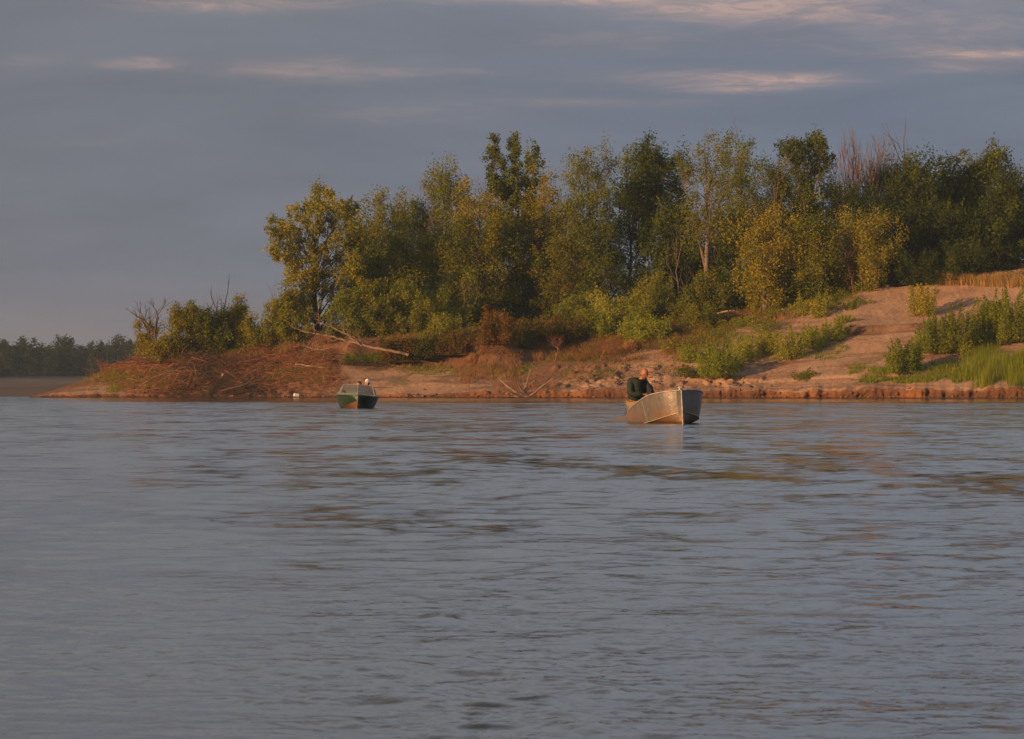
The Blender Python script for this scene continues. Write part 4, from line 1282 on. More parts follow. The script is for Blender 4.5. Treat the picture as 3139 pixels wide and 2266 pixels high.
BR = [(.15, .078, .06), (.125, .075, .055), (.10, .08, .05)]
hummocks('undergrowth', [
    (590, 1120, 752, 722, 90, .8, .7, OLIVE + GREEN + BR[:1], 170, .13), (1110, 1420, 770, 705, 90, .75, .7, OLIVE + GREEN + BR, 160, .13),
    (1400, 1720, 742, 672, 130, .8, .75, GREEN + OLIVE + FRESH[:1] + BR[:1], 170, .13), (1700, 1930, 682, 640, 50, .6, .6, FRESH + GREEN, 150, .13),
    (860, 1150, 795, 748, 90, .5, .55, BR + OLIVE[:1], 120, .11), (1130, 1560, 802, 722, 170, .75, .65, BR + BR + OLIVE[:1], 150, .10), (230, 760, 845, 780, 90, .35, .5, BR, 90, .10),
    (290, 600, 790, 768, 50, .5, .55, OLIVE + GOLD[:1] + BR[:1], 120, .11), (1330, 1600, 768, 712, 100, .6, .6, GREEN + BR + OLIVE, 140, .12),
    (745, 880, 808, 797, 22, .42, .4, FRESH + GREEN, 120, .10), (1960, 2268, 625, 596, 50, .5, .5, DARK + BR[:1], 120, .12)],
    'tangled olive and brown undergrowth between the wood and the beach')


# round tumbleweeds
def tumble(u, vb, w, label, seed):
    loc = spot(u, vb)
    R = w * K * loc[1]
    g = np.random.default_rng(seed)
    n = 420
    d = g.normal(size=(n, 3))
    d /= np.linalg.norm(d, axis=1, keepdims=True)
    d[:, 2] = np.abs(d[:, 2])
    e = d * R * (.8 + .3 * g.random((n, 1))) * [1, 1, 1.5]
    segs = np.concatenate([d * R * .15 + 0, e, np.full((n, 1), .009), np.full((n, 1), .005)], 1)
    V_, F_ = tubes(segs, 3)
    o = link('tumbleweed', mesh_from('tumbleweed', V_, F_, M['tumble'], None, True), None, loc)
    tag(o, label, 'tumbleweed', 'round dry bushes')


M['tumble'] = plain('tumbleweed', (.42, .22, .10), .9)
tumble(1046, 803, 15, 'small round orange dry bush above the beach, left of the driftwood stump', 1)
tumble(1394, 780, 20, 'larger round orange dry bush at the edge of the sand', 2)
tumble(1375, 782, 10, 'little round dry bush touching the left of the larger round one', 3)

# dry thorny shrubs hanging over the beach
for k, (u, vb, vt, lab) in enumerate([(1040, 868, 798, 'drooping leafless shrub on the beach left of the driftwood stump'),
                                      (1330, 800, 742, 'brown leafless shrub in the scrub above the trampled sand'),
                                      (1230, 800, 735, 'brown leafless shrub in the middle of the russet scrub'),
                                      (230, 835, 790, 'reddish leafless shrub at the top of the narrow end of the spit'),
                                      (700, 770, 735, 'leafless orange shrub growing round the fallen tree tip')]):
    dead(u, vb, vt, 600 + k, lab, bark='brush_red', name='leafless_shrub', cat='shrub', group='leafless shrubs', spread=.6, r=.035, depth=4, kids=4, up=.1, wig=.2)

# ------------------------------------------------------------------ far wood
far_spots = [(12, 757, 30, 'far hazy tree at the left edge of the picture'), (60, 752, 26, 'far hazy tree, second from the left edge'),
             (100, 768, 24, 'low far tree left of the highest far crown'), (146, 748, 26, 'highest crown of the far hazy wood'),
             (186, 766, 22, 'far tree right of the highest far crown'), (222, 760, 26, 'rounded far tree left of the two that end the far wood'),
             (258, 750, 20, 'far tree with a peaked crown above the narrow end of the spit'), (288, 752, 22, 'far tree partly behind the spit, second from the bushes'),
             (322, 760, 26, 'last visible far tree behind the first bushes of the spit')]
protos = []
for q in range(4):
    segs, (P, sz, lc), g = grow(900 + q, 13.0, 4.2, prof='round', lo=.05, nl=20, per=7, lpc=46, cr=1.1, ls=.62, cols=FAR, tr=.25)
    Vt, Ft = tubes(segs, 4)
    Vl, Fl, cl = leaves(g, P, sz, sz * .75, lc)
    protos.append((mesh_from('trunk', Vt, Ft, M['bark']), mesh_from('crown', Vl, Fl, M['leaf'], cl)))
for i, (u, vt, w, lab) in enumerate(far_spots):
    Y = 1120 + 14 * ((i * 7) % 5)
    z0 = 3.2
    H = EYE + (HV - vt) * K * Y - z0
    root = empty('far_tree', ((u - 1134) * K * Y, Y, z0 - .3), i * 1.3)
    root.scale = (w * K * Y / 3.6, w * K * Y / 3.6, H / 13.4)
    tag(root, lab, 'tree', 'trees of the far wood')
    link('trunk', protos[i % 4][0], root)
    link('crown', protos[i % 4][1], root)
# the rest of that wood: a left arm added out of view to shade the far bank, and on behind the near wood
pts = []
g = np.random.default_rng(55)
for i in range(70):
    s = i / 69
    pts.append((-152 - 240 * s + g.normal() * 4, 1190 - 130 * s ** .5 * 3 + g.normal() * 8, 16 + 3 * g.random()))
for i in range(60):
    u = -60 + 450 * (i / 59)
    pts.append(((u - 1134) * K * 1180, 1178 + g.random() * 14, 6.6 + 1.3 * g.random()))
for i in range(45):
    pts.append((-60 + i * 8, 1210 + g.random() * 10, 7 + 1.5 * g.random()))
VV, CC = [], []
for (x, y, h) in pts:
    n = 520
    d = g.normal(size=(n, 3))
    d /= np.linalg.norm(d, axis=1, keepdims=True)
    cl_ = np.array([x, y, 3 + h / 2]) + d * np.array([4.2, 4.2, h / 2]) * (g.random((n, 1)) ** .4)
    V_, F_, c_ = leaves(g, cl_, .9 + .6 * g.random(n), .8 + .4 * g.random(n), np.array(FAR)[g.integers(0, 3, n)])
    VV.append(V_)
    CC.append(c_)
VV = np.concatenate(VV)
o = link('far_wood_and_shade_arm', mesh_from('far_wood_and_shade_arm', VV, np.arange(len(VV)).reshape(-1, 3), M['leaf'], np.concatenate(CC)))
tag(o, 'dark mass of far wood along the other bank, with an unseen arm added to shade it', 'wood', kind='stuff')


# ------------------------------------------------------------------ people
def skin_mesh(nodes, edges, radii, mat, sub=2):
    me = bpy.data.meshes.new('tmp')
    me.from_pydata([tuple(n) for n in nodes], edges, [])
    o = bpy.data.objects.new('tmp', me)
    COL.objects.link(o)
    m = o.modifiers.new('s', 'SKIN')
    m.use_smooth_shade = True
    for i, r in enumerate(radii):
        sv = me.skin_vertices[0].data[i]
        sv.radius = (r, r) if isinstance(r, (int, float)) else r
        sv.use_root = (i == 0)
    sb = o.modifiers.new('b', 'SUBSURF')
    sb.levels = sb.render_levels = sub
    bpy.context.view_layer.update()
    dg = bpy.context.evaluated_depsgraph_get()
    out = bpy.data.meshes.new_from_object(o.evaluated_get(dg))
    bpy.data.objects.remove(o)
    V_ = np.empty(len(out.vertices) * 3)
    out.vertices.foreach_get('co', V_)
    V_ = V_.reshape(-1, 3)
    F_ = [tuple(p.vertices) for p in out.polygons]
    bpy.data.meshes.remove(out)
    return V_, F_


def head_mesh(c, yaw=0.0, pitch=0.0, s=1.0):
    """a head with brow, nose, cheeks, chin, ears; faces -Y"""
    nu, nv = 36, 28
    V_ = []
    for j in range(nv + 1):
        ph = math.pi * j / nv
        for i in range(nu):
            th = 2 * math.pi * i / nu
            x, y, z = math.sin(ph) * math.sin(th), -math.sin(ph) * math.cos(th), math.cos(ph)
            rx, ry, rz = .076, .096, .122
            if z < 0:
                rx *= 1 - .28 * (-z) ** 1.3
                ry *= 1 - .12 * (-z)
            p = [x * rx, y * ry, z * rz]
            if y < -.3:
                fx = x
                p[1] -= .026 * math.exp(-((fx / .16) ** 2 + ((z + .18) / .20) ** 2))        # nose
                p[1] -= .008 * math.exp(-((fx / .5) ** 2 + ((z - .16) / .12) ** 2))          # brow
                p[1] += .012 * (math.exp(-(((fx - .36) / .17) ** 2 + ((z - .0) / .12) ** 2)) + math.exp(-(((fx + .36) / .17) ** 2 + ((z - .0) / .12) ** 2)))
                p[1] -= .006 * math.exp(-((fx / .25) ** 2 + ((z + .52) / .07) ** 2))         # lips
                p[1] -= .012 * math.exp(-((fx / .3) ** 2 + ((z + .85) / .15) ** 2))          # chin
            if abs(x) > .9 and abs(z + .08) < .3:
                p[0] += math.copysign(.018 * (1 - abs(z + .08) / .3), x)                     # ears
            V_.append(p)
    F_ = []
    for j in range(nv):
        for i in range(nu):
            F_.append((j * nu + i, (j + 1) * nu + i, (j + 1) * nu + (i + 1) % nu, j * nu + (i + 1) % nu))
    R_ = Matrix.Rotation(yaw, 3, 'Z') @ Matrix.Rotation(pitch, 3, 'X')
    V_ = np.array([tuple(R_ @ (Vector(p) * s)) for p in V_]) + np.array(c)
    return V_, F_


def hand_mesh(wrist, d, up, side):
    """palm and five bent fingers; d = direction of the hand, up = back of the hand, side = +-1 thumb side"""
    d = Vector(d).normalized()
    up = Vector(up).normalized()
    lat = d.cross(up).normalized() * side
    w = Vector(wrist)
    VV_, FF_ = [], []

    def add(segs, n=6):
        V_, F_ = tubes(segs, n)
        k = sum(len(v) for v in VV_)
        VV_.append(V_)
        FF_.extend([tuple(int(q) + k for q in f_) for f_ in F_])
    for q in range(-2, 3):                       # palm
        a = w + lat * .006 * q
        b_ = w + d * .085 + lat * .018 * q
        add([[*a, *b_, .017, .016]])
    for q, L in zip((-1.5, -.5, .5, 1.5), (.062, .078, .082, .070)):
        p = w + d * .085 + lat * .020 * q
        dd = d.copy()
        r = .0095
        for k, f_ in enumerate((.45, .32, .23)):
            dd = (dd - up * (.25 + .35 * k)).normalized()
            p2 = p + dd * L * f_
            add([[*p, *p2, r, r * .88]])
            r *= .88
            p = p2
    p = w + d * .03 + lat * .03
    for k in range(2):
        dd = (lat * (.8 - .5 * k) + d * .8 - up * (.3 + .3 * k)).normalized()
        p2 = p + dd * .036
        add([[*p, *p2, .0115 - .002 * k, .0105 - .002 * k]])
        p = p2
    return np.concatenate(VV_), FF_


def person(loc, rz, label, P_, cols, head, cap=None, group=None, hair=None, legs=True, bulk=1.0):
    root = empty('person', loc, rz)
    tag(root, label, 'person', group)
    J = P_
    names = ['pelvis', 'waist', 'chest', 'neck', 'head', 'shl', 'ell', 'wrl', 'shr', 'elr', 'wrr', 'hil', 'knl', 'anl', 'tol', 'hir', 'knr', 'anr', 'tor']
    E = [(0, 1), (1, 2), (2, 3), (3, 4), (2, 5), (5, 6), (6, 7), (2, 8), (8, 9), (9, 10), (0, 11), (11, 12), (12, 13), (13, 14), (0, 15), (15, 16), (16, 17), (17, 18)]
    nodes = [J[n] for n in names]
    R0 = [.13, .125, .14, .055, .05, .06, .042, .028, .06, .042, .028, .085, .058, .042, .035, .085, .058, .042, .035]
    V_, F_ = skin_mesh(nodes, E, R0, None)
    parts = [(V_, F_), head_mesh(J['head'], *head)]
    dl = np.array(J['hold']) - np.array(J['wrl'])
    dr = np.array(J['hold']) - np.array(J['wrr'])
    parts.append(hand_mesh(J['wrl'], dl, (0, -.2, 1), -1))
    parts.append(hand_mesh(J['wrr'], dr, (0, -.2, 1), 1))
    VV_ = np.concatenate([p[0] for p in parts])
    FF_, k = [], 0
    for v, f_ in parts:
        FF_ += [tuple(int(q) + k for q in ff) for ff in f_]
        k += len(v)
    me = bpy.data.meshes.new('body')
    me.from_pydata(VV_.tolist(), [], FF_)
    me.materials.append(cols['skin'])
    for p in me.polygons:
        p.use_smooth = True
    link('body', me, root)
    # jacket: torso and sleeves, a little larger, ending at cuffs and hem
    jn = ['pelvis', 'waist', 'chest', 'neck', 'shl', 'ell', 'cufl', 'shr', 'elr', 'cufr']
    Jc = dict(J)
    Jc['neck'] = tuple(np.array(J['chest']) * .08 + np.array(J['neck']) * .92 + np.array([-.01, .03, 0]))
    Jc['cufl'] = tuple(np.array(J['ell']) * .12 + np.array(J['wrl']) * .88)
    Jc['cufr'] = tuple(np.array(J['elr']) * .12 + np.array(J['wrr']) * .88)
    Ej = [(0, 1), (1, 2), (2, 3), (2, 4), (4, 5), (5, 6), (2, 7), (7, 8), (8, 9)]
    V_, F_ = skin_mesh([Jc[n] for n in jn], Ej, np.array([.185, .195, .20, .118, .108, .095, .066, .108, .095, .066]) * bulk, None)
    g = np.random.default_rng(1)
    V_ = V_ + .05 * np.stack([vnoise(V_[:, 2] * 13, V_[:, 0] * 8, 5) - .5, vnoise(V_[:, 2] * 15 + V_[:, 0] * 6, V_[:, 0] * 9, 6) - .5, .4 * vnoise(V_[:, 2] * 9, V_[:, 0] * 12, 7)], 1)
    me = bpy.data.meshes.new('jacket')
    me.from_pydata(V_.tolist(), [], F_)
    me.materials.append(cols['jacket'])
    for p in me.polygons:
        p.use_smooth = True
    link('jacket', me, root)
    if legs:
        tn = ['pelvis', 'hil', 'knl', 'anl', 'hir', 'knr', 'anr']
        V_, F_ = skin_mesh([J[n] for n in tn], [(0, 1), (1, 2), (2, 3), (0, 4), (4, 5), (5, 6)], [.16, .11, .08, .062, .11, .08, .062], None)
        me = bpy.data.meshes.new('trousers')
        me.from_pydata(V_.tolist(), [], F_)
        me.materials.append(cols['trousers'])
        for p in me.polygons:
            p.use_smooth = True
        link('trousers', me, root)
    hc = np.array(J['head'])
    R_ = Matrix.Rotation(head[0], 3, 'Z') @ Matrix.Rotation(head[1], 3, 'X')
    for sx in (-1, 1):                              # eyes
        e = hc + np.array(R_ @ Vector((sx * .030, -.083, .002)) * head[2])
        V_, F_ = tubes([[*(e - [0, .004, 0]), *(e + [0, .004, 0]), .004, .010]], 8)
        link('eye', mesh_from('eye', V_, F_, M['dark']), root)
    if hair is not None or cap is not None:
        hs_ = head[2]
        Vh, Fh = head_mesh((0, 0, 0), 0, 0, 1.09 * hs_)
        keepv = (Vh[:, 2] > (.035 if cap else .0) - .9 * np.clip(Vh[:, 1], -1, 1) * (.5 if cap else 1)) & ((Vh[:, 1] > -.02) | (Vh[:, 2] > .04))
        Fk = [f_ for f_ in Fh if all(keepv[list(f_)])]
        Vh2 = np.array([tuple(R_ @ Vector(p)) for p in Vh]) + hc
        link('cap' if cap else 'hair', mesh_from('cap', Vh2, np.array(Fk), cap or hair, None, True), root)
        if cap:
            n = 9
            th = np.linspace(-1.1, 1.1, n)
            inn = np.stack([.075 * np.sin(th), -.095 * np.cos(th), np.full(n, .045)], 1)
            out = np.stack([.085 * np.sin(th), -.095 * np.cos(th) - .07 * np.cos(th) ** .5, np.full(n, .032)], 1)
            B_ = np.concatenate([inn, out, inn + [0, 0, .006], out + [0, 0, .006]]) * hs_
            B_ = np.array([tuple(R_ @ Vector(p)) for p in B_]) + hc
            Fq = []
            for i in range(n - 1):
                Fq += [(i, i + 1, n + i + 1, n + i), (2 * n + i, 3 * n + i, 3 * n + i + 1, 2 * n + i + 1), (n + i, n + i + 1, 3 * n + i + 1, 3 * n + i)]
            link('cap_peak', mesh_from('cap_peak', B_, np.array(Fq), cap), root)
    return root


M['dark'] = plain('dark', (.02, .018, .016), .6)
M['skin'] = plain('weathered_skin', (.30, .125, .075), .55, var=.12, scale=20)
M['skin2'] = plain('tanned_skin', (.36, .18, .115), .55, var=.12, scale=20)
M['jacket'] = plain('dark_green_jacket', (.009, .020, .019), .8, var=.3, scale=9, bump=.4)
M['khaki'] = plain('khaki_trousers', (.24, .17, .09), .85, var=.25, scale=9, bump=.3)
M['navy'] = plain('dark_shirt', (.02, .024, .03), .8)
M['hair'] = plain('brown_hair', (.06, .035, .02), .7)
M['white_cap'] = plain('white_cap', (.74, .72, .68), .8, var=.06)

POSE = dict(pelvis=(0, 0, .06), waist=(.01, -.05, .27), chest=(.03, -.12, .50), neck=(.06, -.22, .66), head=(.09, -.30, .79),
            shl=(.20, -.12, .585), ell=(.29, -.28, .30), wrl=(.20, -.43, .29), shr=(-.16, -.10, .575), elr=(-.25, -.20, .26), wrr=(.05, -.42, .28),
            hil=(.11, -.04, .0), knl=(.17, -.44, .06), anl=(.18, -.50, -.27), tol=(.19, -.60, -.30),
            hir=(-.11, -.04, .0), knr=(-.13, -.44, .06), anr=(-.13, -.50, -.27), tor=(-.13, -.60, -.30), hold=(.13, -.56, .28))

# ------------------------------------------------------------------ aluminium boat with the man
M['alu'], ta_, pa_ = new_mat('weathered_aluminium')
co = ta_.node('ShaderNodeTexCoord')
mp = ta_.node('ShaderNodeMapping')
mp.inputs['Scale'].default_value = (1, 1, .5)
ta_.l.new(co.outputs['Object'], mp.inputs[0])
f1 = ta_.noise(mp.outputs[0], 1.6, 8, .72, .9)
f2 = ta_.noise(mp.outputs[0], 9, 6, .7, .3)
sp = ta_.node('ShaderNodeSeparateXYZ')
ta_.l.new(co.outputs['Object'], sp.inputs[0])
low = ta_.ramp(sp.outputs[2], [(0.0, 1.0), (0.40, 0.30), (0.6, 0.08)])
c = ta_.mix(ta_.ramp(f2, [(.3, 0.), (.7, 1.)]), (.10, .105, .11), (.22, .21, .20))
c = ta_.mix(ta_.math('MULTIPLY', ta_.ramp(f1, [(.42, 0.), (.62, 1.)]), low), c, (.28, .125, .035))
c = ta_.mix(ta_.ramp(f2, [(.58, 0.), (.70, .6)]), c, (.10, .07, .045))
c = ta_.mix(ta_.ramp(ta_.noise(co.outputs['Object'], 1.1, 6, .7, 1.2), [(.5, 0.), (.62, .5)]), c, (.15, .11, .075))
c = ta_.mix(ta_.ramp(sp.outputs[2], [(0.02, .8), (0.09, 0.0)]), c, (.05, .045, .03))
ta_.put(pa_.inputs['Base Color'], c)
pa_.inputs['Metallic'].default_value = 0.25
ta_.put(pa_.inputs['Roughness'], ta_.ramp(f1, [(.3, .34), (.7, .55)]))
bm_ = ta_.node('ShaderNodeBump')
bm_.inputs['Strength'].default_value = .35
bm_.inputs['Distance'].default_value = .05
ta_.put(bm_.inputs['Height'], ta_.noise(co.outputs['Object'], 3.5, 3))
ta_.l.new(bm_.outputs[0], pa_.inputs['Normal'])
M['alu_rail'] = plain('rail_metal', (.36, .34, .31), .5, .3, var=.4, scale=12)


def hull(stx, gw, gz_, cw, cz, kz, n=36, mats=None, inset=0.0, sub=5):
    x = np.linspace(stx[0], stx[-1], n)
    x = stx[0] + (stx[-1] - stx[0]) * (1 - (1 - np.linspace(0, 1, n)) ** 1.35)
    I = lambda a: np.interp(x, stx, a)
    g_w, g_z, c_w, c_z, k_z = I(gw), I(gz_), I(cw), I(cz), I(kz)

    def smooth(a):
        b_ = a.copy()
        b_[1:-1] = (a[:-2] + 2 * a[1:-1] + a[2:]) / 4
        return b_
    for _ in range(3):
        g_w[:-1], c_w[:-1] = smooth(g_w)[:-1], smooth(c_w)[:-1]
        g_z, c_z, k_z = smooth(g_z), smooth(c_z), smooth(k_z)
    rows = []
    for s in (-1, 1):
        prof = []
        for q in range(sub + 1):                       # gunwale -> chine
            f_ = q / sub
            bulge = math.sin(f_ * math.pi) * .018
            prof.append(np.stack([x, s * (g_w * (1 - f_) + c_w * f_ + bulge * (g_w > .1)), g_z * (1 - f_) + c_z * f_], 1))
        for q in range(1, 4):
            f_ = q / 3
            prof.append(np.stack([x, s * c_w * (1 - f_), c_z * (1 - f_) + k_z * f_ - .02 * math.sin(f_ * math.pi)], 1))
        rows.append(prof)
    sideP = rows[0] + rows[1][::-1][1:]
    A = np.stack(sideP, 0)
    m = A.shape[0]
    V_ = A.reshape(-1, 3)
    i = np.arange(m - 1)[:, None] * n + np.arange(n - 1)[None, :]
    F_ = np.stack([i, i + n, i + n + 1, i + 1], -1).reshape(-1, 4)
    return V_, F_, (x, g_w, g_z, c_w, c_z, k_z), A


def rail(parent, x, w, z, r, mat, name='gunwale_rail', off=0.0):
    for s in (-1, 1):
        pts = np.stack([x, s * (w + off), z], 1)
        V_, F_ = tubes(poly_segs(pts, np.full(len(pts), r)), 6)
        link(name, mesh_from(name, V_, F_, mat, None, True), parent)


def box(name, c, s, mat, parent, rot=None, bev=.01):
    x, y, z = [q / 2 for q in s]
    V_ = np.array([(-x, -y, -z), (x, -y, -z), (x, y, -z), (-x, y, -z), (-x, -y, z), (x, -y, z), (x, y, z), (-x, y, z)])
    F_ = np.array([(0, 3, 2, 1), (4, 5, 6, 7), (0, 1, 5, 4), (1, 2, 6, 5), (2, 3, 7, 6), (3, 0, 4, 7)])
    o = link(name, mesh_from(name, V_, F_, mat), parent, c)
    if rot:
        o.rotation_euler = rot
    if bev:
        b_ = o.modifiers.new('bevel', 'BEVEL')
        b_.width = bev
        b_.segments = 2
    return o


TH = math.radians(8.8)
fwd = np.array([math.sin(TH), -math.cos(TH), 0])
bowp = np.array([(1513 - 1134) * K * 108.8, 108.8, 0])
org = bowp - fwd * 4.5
boat = empty('motorboat', tuple(org), math.atan2(fwd[1], fwd[0]), rx=math.radians(3))
tag(boat, 'battered bare aluminium motorboat, bow raised, carrying the man in the dark jacket', 'boat', 'small fishing motorboats')
stx = [0, 1, 2, 3, 3.6, 4.05, 4.35, 4.5]
gw = [.56, .68, .74, .74, .69, .57, .34, .012]
gz_ = [.12, .32, .455, .59, .69, .752, .785, .80]
cw = [.50, .61, .66, .64, .57, .45, .26, .006]
cz = [-.12, -.09, -.04, .04, .09, .15, .22, .28]
kz = [-.22, -.22, -.21, -.20, -.18, -.15, -.12, -.10]
V_, F_, (hx, hgw, hgz, hcw, hcz, hkz), A = hull(stx, gw, gz_, cw, cz, kz)
h_o = link('hull', mesh_from('hull', V_, F_, M['alu'], None, False), boat)
so = h_o.modifiers.new('thickness', 'SOLIDIFY')
so.thickness = .018
so.offset = -1
rail(boat, hx, hgw, hgz, .020, M['alu_rail'])
rail(boat, hx[:-1], hcw[:-1], hcz[:-1], .011, M['alu_rail'], 'chine_strake', .006)
# keel / stem bar
stem = [[*(4.50, 0, .80), *(4.505, 0, .29), .018, .018], [*(4.505, 0, .29), *(4.49, 0, -.12), .018, .018]]
Vs, Fs = tubes(stem, 6)
link('stem_bar', mesh_from('stem_bar', Vs, Fs, M['alu_rail'], None, True), boat)
# transom
tv = np.array([(0.01, -.60, .30), (0.01, -.54, -.1), (0.01, 0, -.22), (0.01, .54, -.1), (0.01, .60, .30)])
tv2 = tv + [.03, 0, 0]
link('transom', mesh_from('transom', np.concatenate([tv, tv2]), [np.array([(0, 1, 3, 4), (5, 9, 8, 6), (0, 4, 9, 5)]), np.array([(1, 2, 3), (6, 8, 7)])], M['alu']), boat)
# foredeck
k = np.where(hx > 2.9)[0]
dv = np.concatenate([np.stack([hx[k], -hgw[k] + .02, hgz[k] - .025], 1), np.stack([hx[k], hx[k] * 0, hgz[k] + .02], 1), np.stack([hx[k], hgw[k] - .02, hgz[k] - .025], 1)])
n_ = len(k)
df = [(r * n_ + i, (r + 1) * n_ + i, (r + 1) * n_ + i + 1, r * n_ + i + 1) for r in range(2) for i in range(n_ - 1)]
link('foredeck', mesh_from('foredeck', dv, np.array(df), M['alu']), boat)
k = np.where(hx < 3.3)[0]
fv = np.concatenate([np.stack([hx[k], -hcw[k] * .9, hcz[k] * .5 + .03], 1), np.stack([hx[k], hcw[k] * .9, hcz[k] * .5 + .03], 1)])
n_ = len(k)
link('floor', mesh_from('floor', fv, np.array([(i, i + 1, n_ + i + 1, n_ + i) for i in range(n_ - 1)]), M['alu']), boat)
box('thwart', (.95, 0, .29), (.36, 1.1, .05), M['khaki'], boat)
box('thwart', (2.35, 0, .34), (.30, 1.36, .04), M['alu_rail'], boat)
# stern sponsons that give this hull its little fins at the waterline
for s in (-1, 1):
    sv = np.array([(1.75, s * .62, -.02), (-.25, s * .60, .20), (-.30, s * 1.02, .075), (-.30, s * .60, -.16), (-.30, s * .94, -.02), (1.75, s * .60, -.10), (-.30, s * .60, .17)])
    sf = [np.array([(0, 1, 2), (0, 2, 4), (0, 4, 5), (5, 4, 3), (1, 3, 2), (2, 3, 4)])]
    link('sponson', mesh_from('sponson', sv, sf, M['alu']), boat)
# bow fittings
cl = [[*(4.30, 0, .79), *(4.30, 0, .86), .012, .012], [*(4.30, -.05, .86), *(4.30, .05, .87), .012, .010], [*(4.36, -.03, .80), *(4.30, -.01, .90), .008, .006]]
Vs, Fs = tubes(cl, 6)
link('mooring_cleat', mesh_from('mooring_cleat', Vs, Fs, M['white_cap'], None, True), boat)


def handle(x, y, z, L=.16, h_=.045):
    p = [(x - L / 2, y, z), (x - L / 2 + .02, y, z + h_), (x + L / 2 - .02, y, z + h_), (x + L / 2, y, z)]
    Vs, Fs = tubes(poly_segs(p, [.009] * 4), 6)
    link('grab_handle', mesh_from('grab_handle', Vs, Fs, M['white_cap'], None, True), boat)


handle(3.05, -.66, .60)
handle(3.05, .66, .60)
box('latch_block', (2.6, -.70, .545), (.14, .07, .035), M['white_cap'], boat, bev=.006)
# riveted ribs along the side seen in the light
for s in (-1, 1):
    for xx in (3.2,):
        g_w, g_z, c_w, c_z = [np.interp(xx, hx, a) for a in (hgw, hgz, hcw, hcz)]
        pts = [(xx, s * (g_w + .004), g_z - .03), (xx, s * ((g_w + c_w) / 2 + .020), (g_z + c_z) / 2), (xx, s * (c_w + .006), c_z + .02)]
        Vs, Fs = tubes(poly_segs(pts, [.006, .006, .006]), 4)
        link('rib', mesh_from('rib', Vs, Fs, M['alu_rail'], None, True), boat)
# things in the boat
bagm = plain('pale_plastic', (.50, .50, .52), .5)


def lump(name, c, s, mat, label, cat, seed=1, parent=None):
    nu, nv = 14, 10
    V_ = []
    g = np.random.default_rng(seed)
    for j in range(nv + 1):
        ph = math.pi * j / nv
        for i in range(nu):
            th = 2 * math.pi * i / nu
            d = np.array([math.sin(ph) * math.cos(th), math.sin(ph) * math.sin(th), math.cos(ph)])
            r = 1 + .35 * (float(vnoise(d[0] * 2 + seed, d[1] * 2 + d[2] * 3, seed)) - .5)
            V_.append(d * r * np.array(s))
    F_ = np.array([(j * nu + i, (j + 1) * nu + i, (j + 1) * nu + (i + 1) % nu, j * nu + (i + 1) % nu) for j in range(nv) for i in range(nu)])
    o = link(name, mesh_from(name, V_, F_, mat, None, True), parent, c)
    if not parent:
        tag(o, label, cat)
    return o


def bworld(x, y, z):
    p = org + fwd * x + np.array([-fwd[1], fwd[0], 0]) * y
    return (p[0], p[1], z)


lump('plastic_bag', bworld(3.75, .22, .765), (.13, .10, .05), bagm, 'crumpled pale plastic bag on the foredeck of the aluminium boat', 'bag', 3)
lump('canvas_sack', bworld(.50, -.44, .30), (.16, .13, .13), M['khaki'], 'tan sack at the stern of the aluminium boat beside the man', 'sack', 5)
pl = bworld(.98, -.42, .40)
man = person((pl[0] - .09, pl[1], .41), math.radians(26), 'bald man in dark green jacket bent forward in the aluminium boat',
             POSE, dict(skin=M['skin'], jacket=M['jacket'], trousers=M['khaki']), (math.radians(12), math.radians(24), 1.14), bulk=1.12)
# fishing reel / tackle in his hands
tk = empty('fishing_tackle', (pl[0] + .34, pl[1] - .46, .69))
tag(tk, 'small dull grey piece of fishing tackle held in both hands of the man', 'tackle')
Vs, Fs = tubes([[-.03, 0, 0, .14, -.03, .045, .022, .018], [.14, -.03, .045, .20, -.03, .02, .012, .01]], 8)
link('spool', mesh_from('spool', Vs, Fs, M['alu_rail'], None, True), tk)
Vs, Fs = tubes([[.06, -.01, .02, .07, -.05, -.02, .006, .006], [.07, -.05, -.02, .09, -.05, -.02, .008, .008]], 5)
link('crank', mesh_from('crank', Vs, Fs, M['dark'], None, True), tk)

# ------------------------------------------------------------------ green boat with windscreen
M['green'], tq_, pq_ = new_mat('chipped_green_paint')
co = tq_.node('ShaderNodeTexCoord')
f1 = tq_.noise(co.outputs['Object'], 3.0, 7, .68, .5)
f2 = tq_.noise(co.outputs['Object'], 14, 4, .6)
sp = tq_.node('ShaderNodeSeparateXYZ')
tq_.l.new(co.outputs['Object'], sp.inputs[0])
c = tq_.mix(tq_.ramp(f2, [(.3, 0.), (.7, 1.)]), (.012, .034, .020), (.024, .055, .030))
c = tq_.mix(tq_.ramp(f1, [(.56, 0.), (.66, .6)]), c, (.16, .10, .045))
tq_.put(pq_.inputs['Base Color'], c)
pq_.inputs['Roughness'].default_value = .45
M['keelred'] = plain('rusty_brown_bottom', (.13, .065, .03), .6, var=.4, scale=7)
M['greenrail'] = plain('pale_green_deck', (.07, .15, .12), .5, var=.3, scale=8)
Yg = 183.5
gxw = (791 - 1134) * K * Yg
THg = math.radians(2.5)
fg = np.array([math.sin(THg), -math.cos(THg), 0])
og = np.array([gxw, Yg, 0]) - fg * 4.6
gb = empty('motorboat', tuple(og), math.atan2(fg[1], fg[0]), rx=math.radians(-3.0))
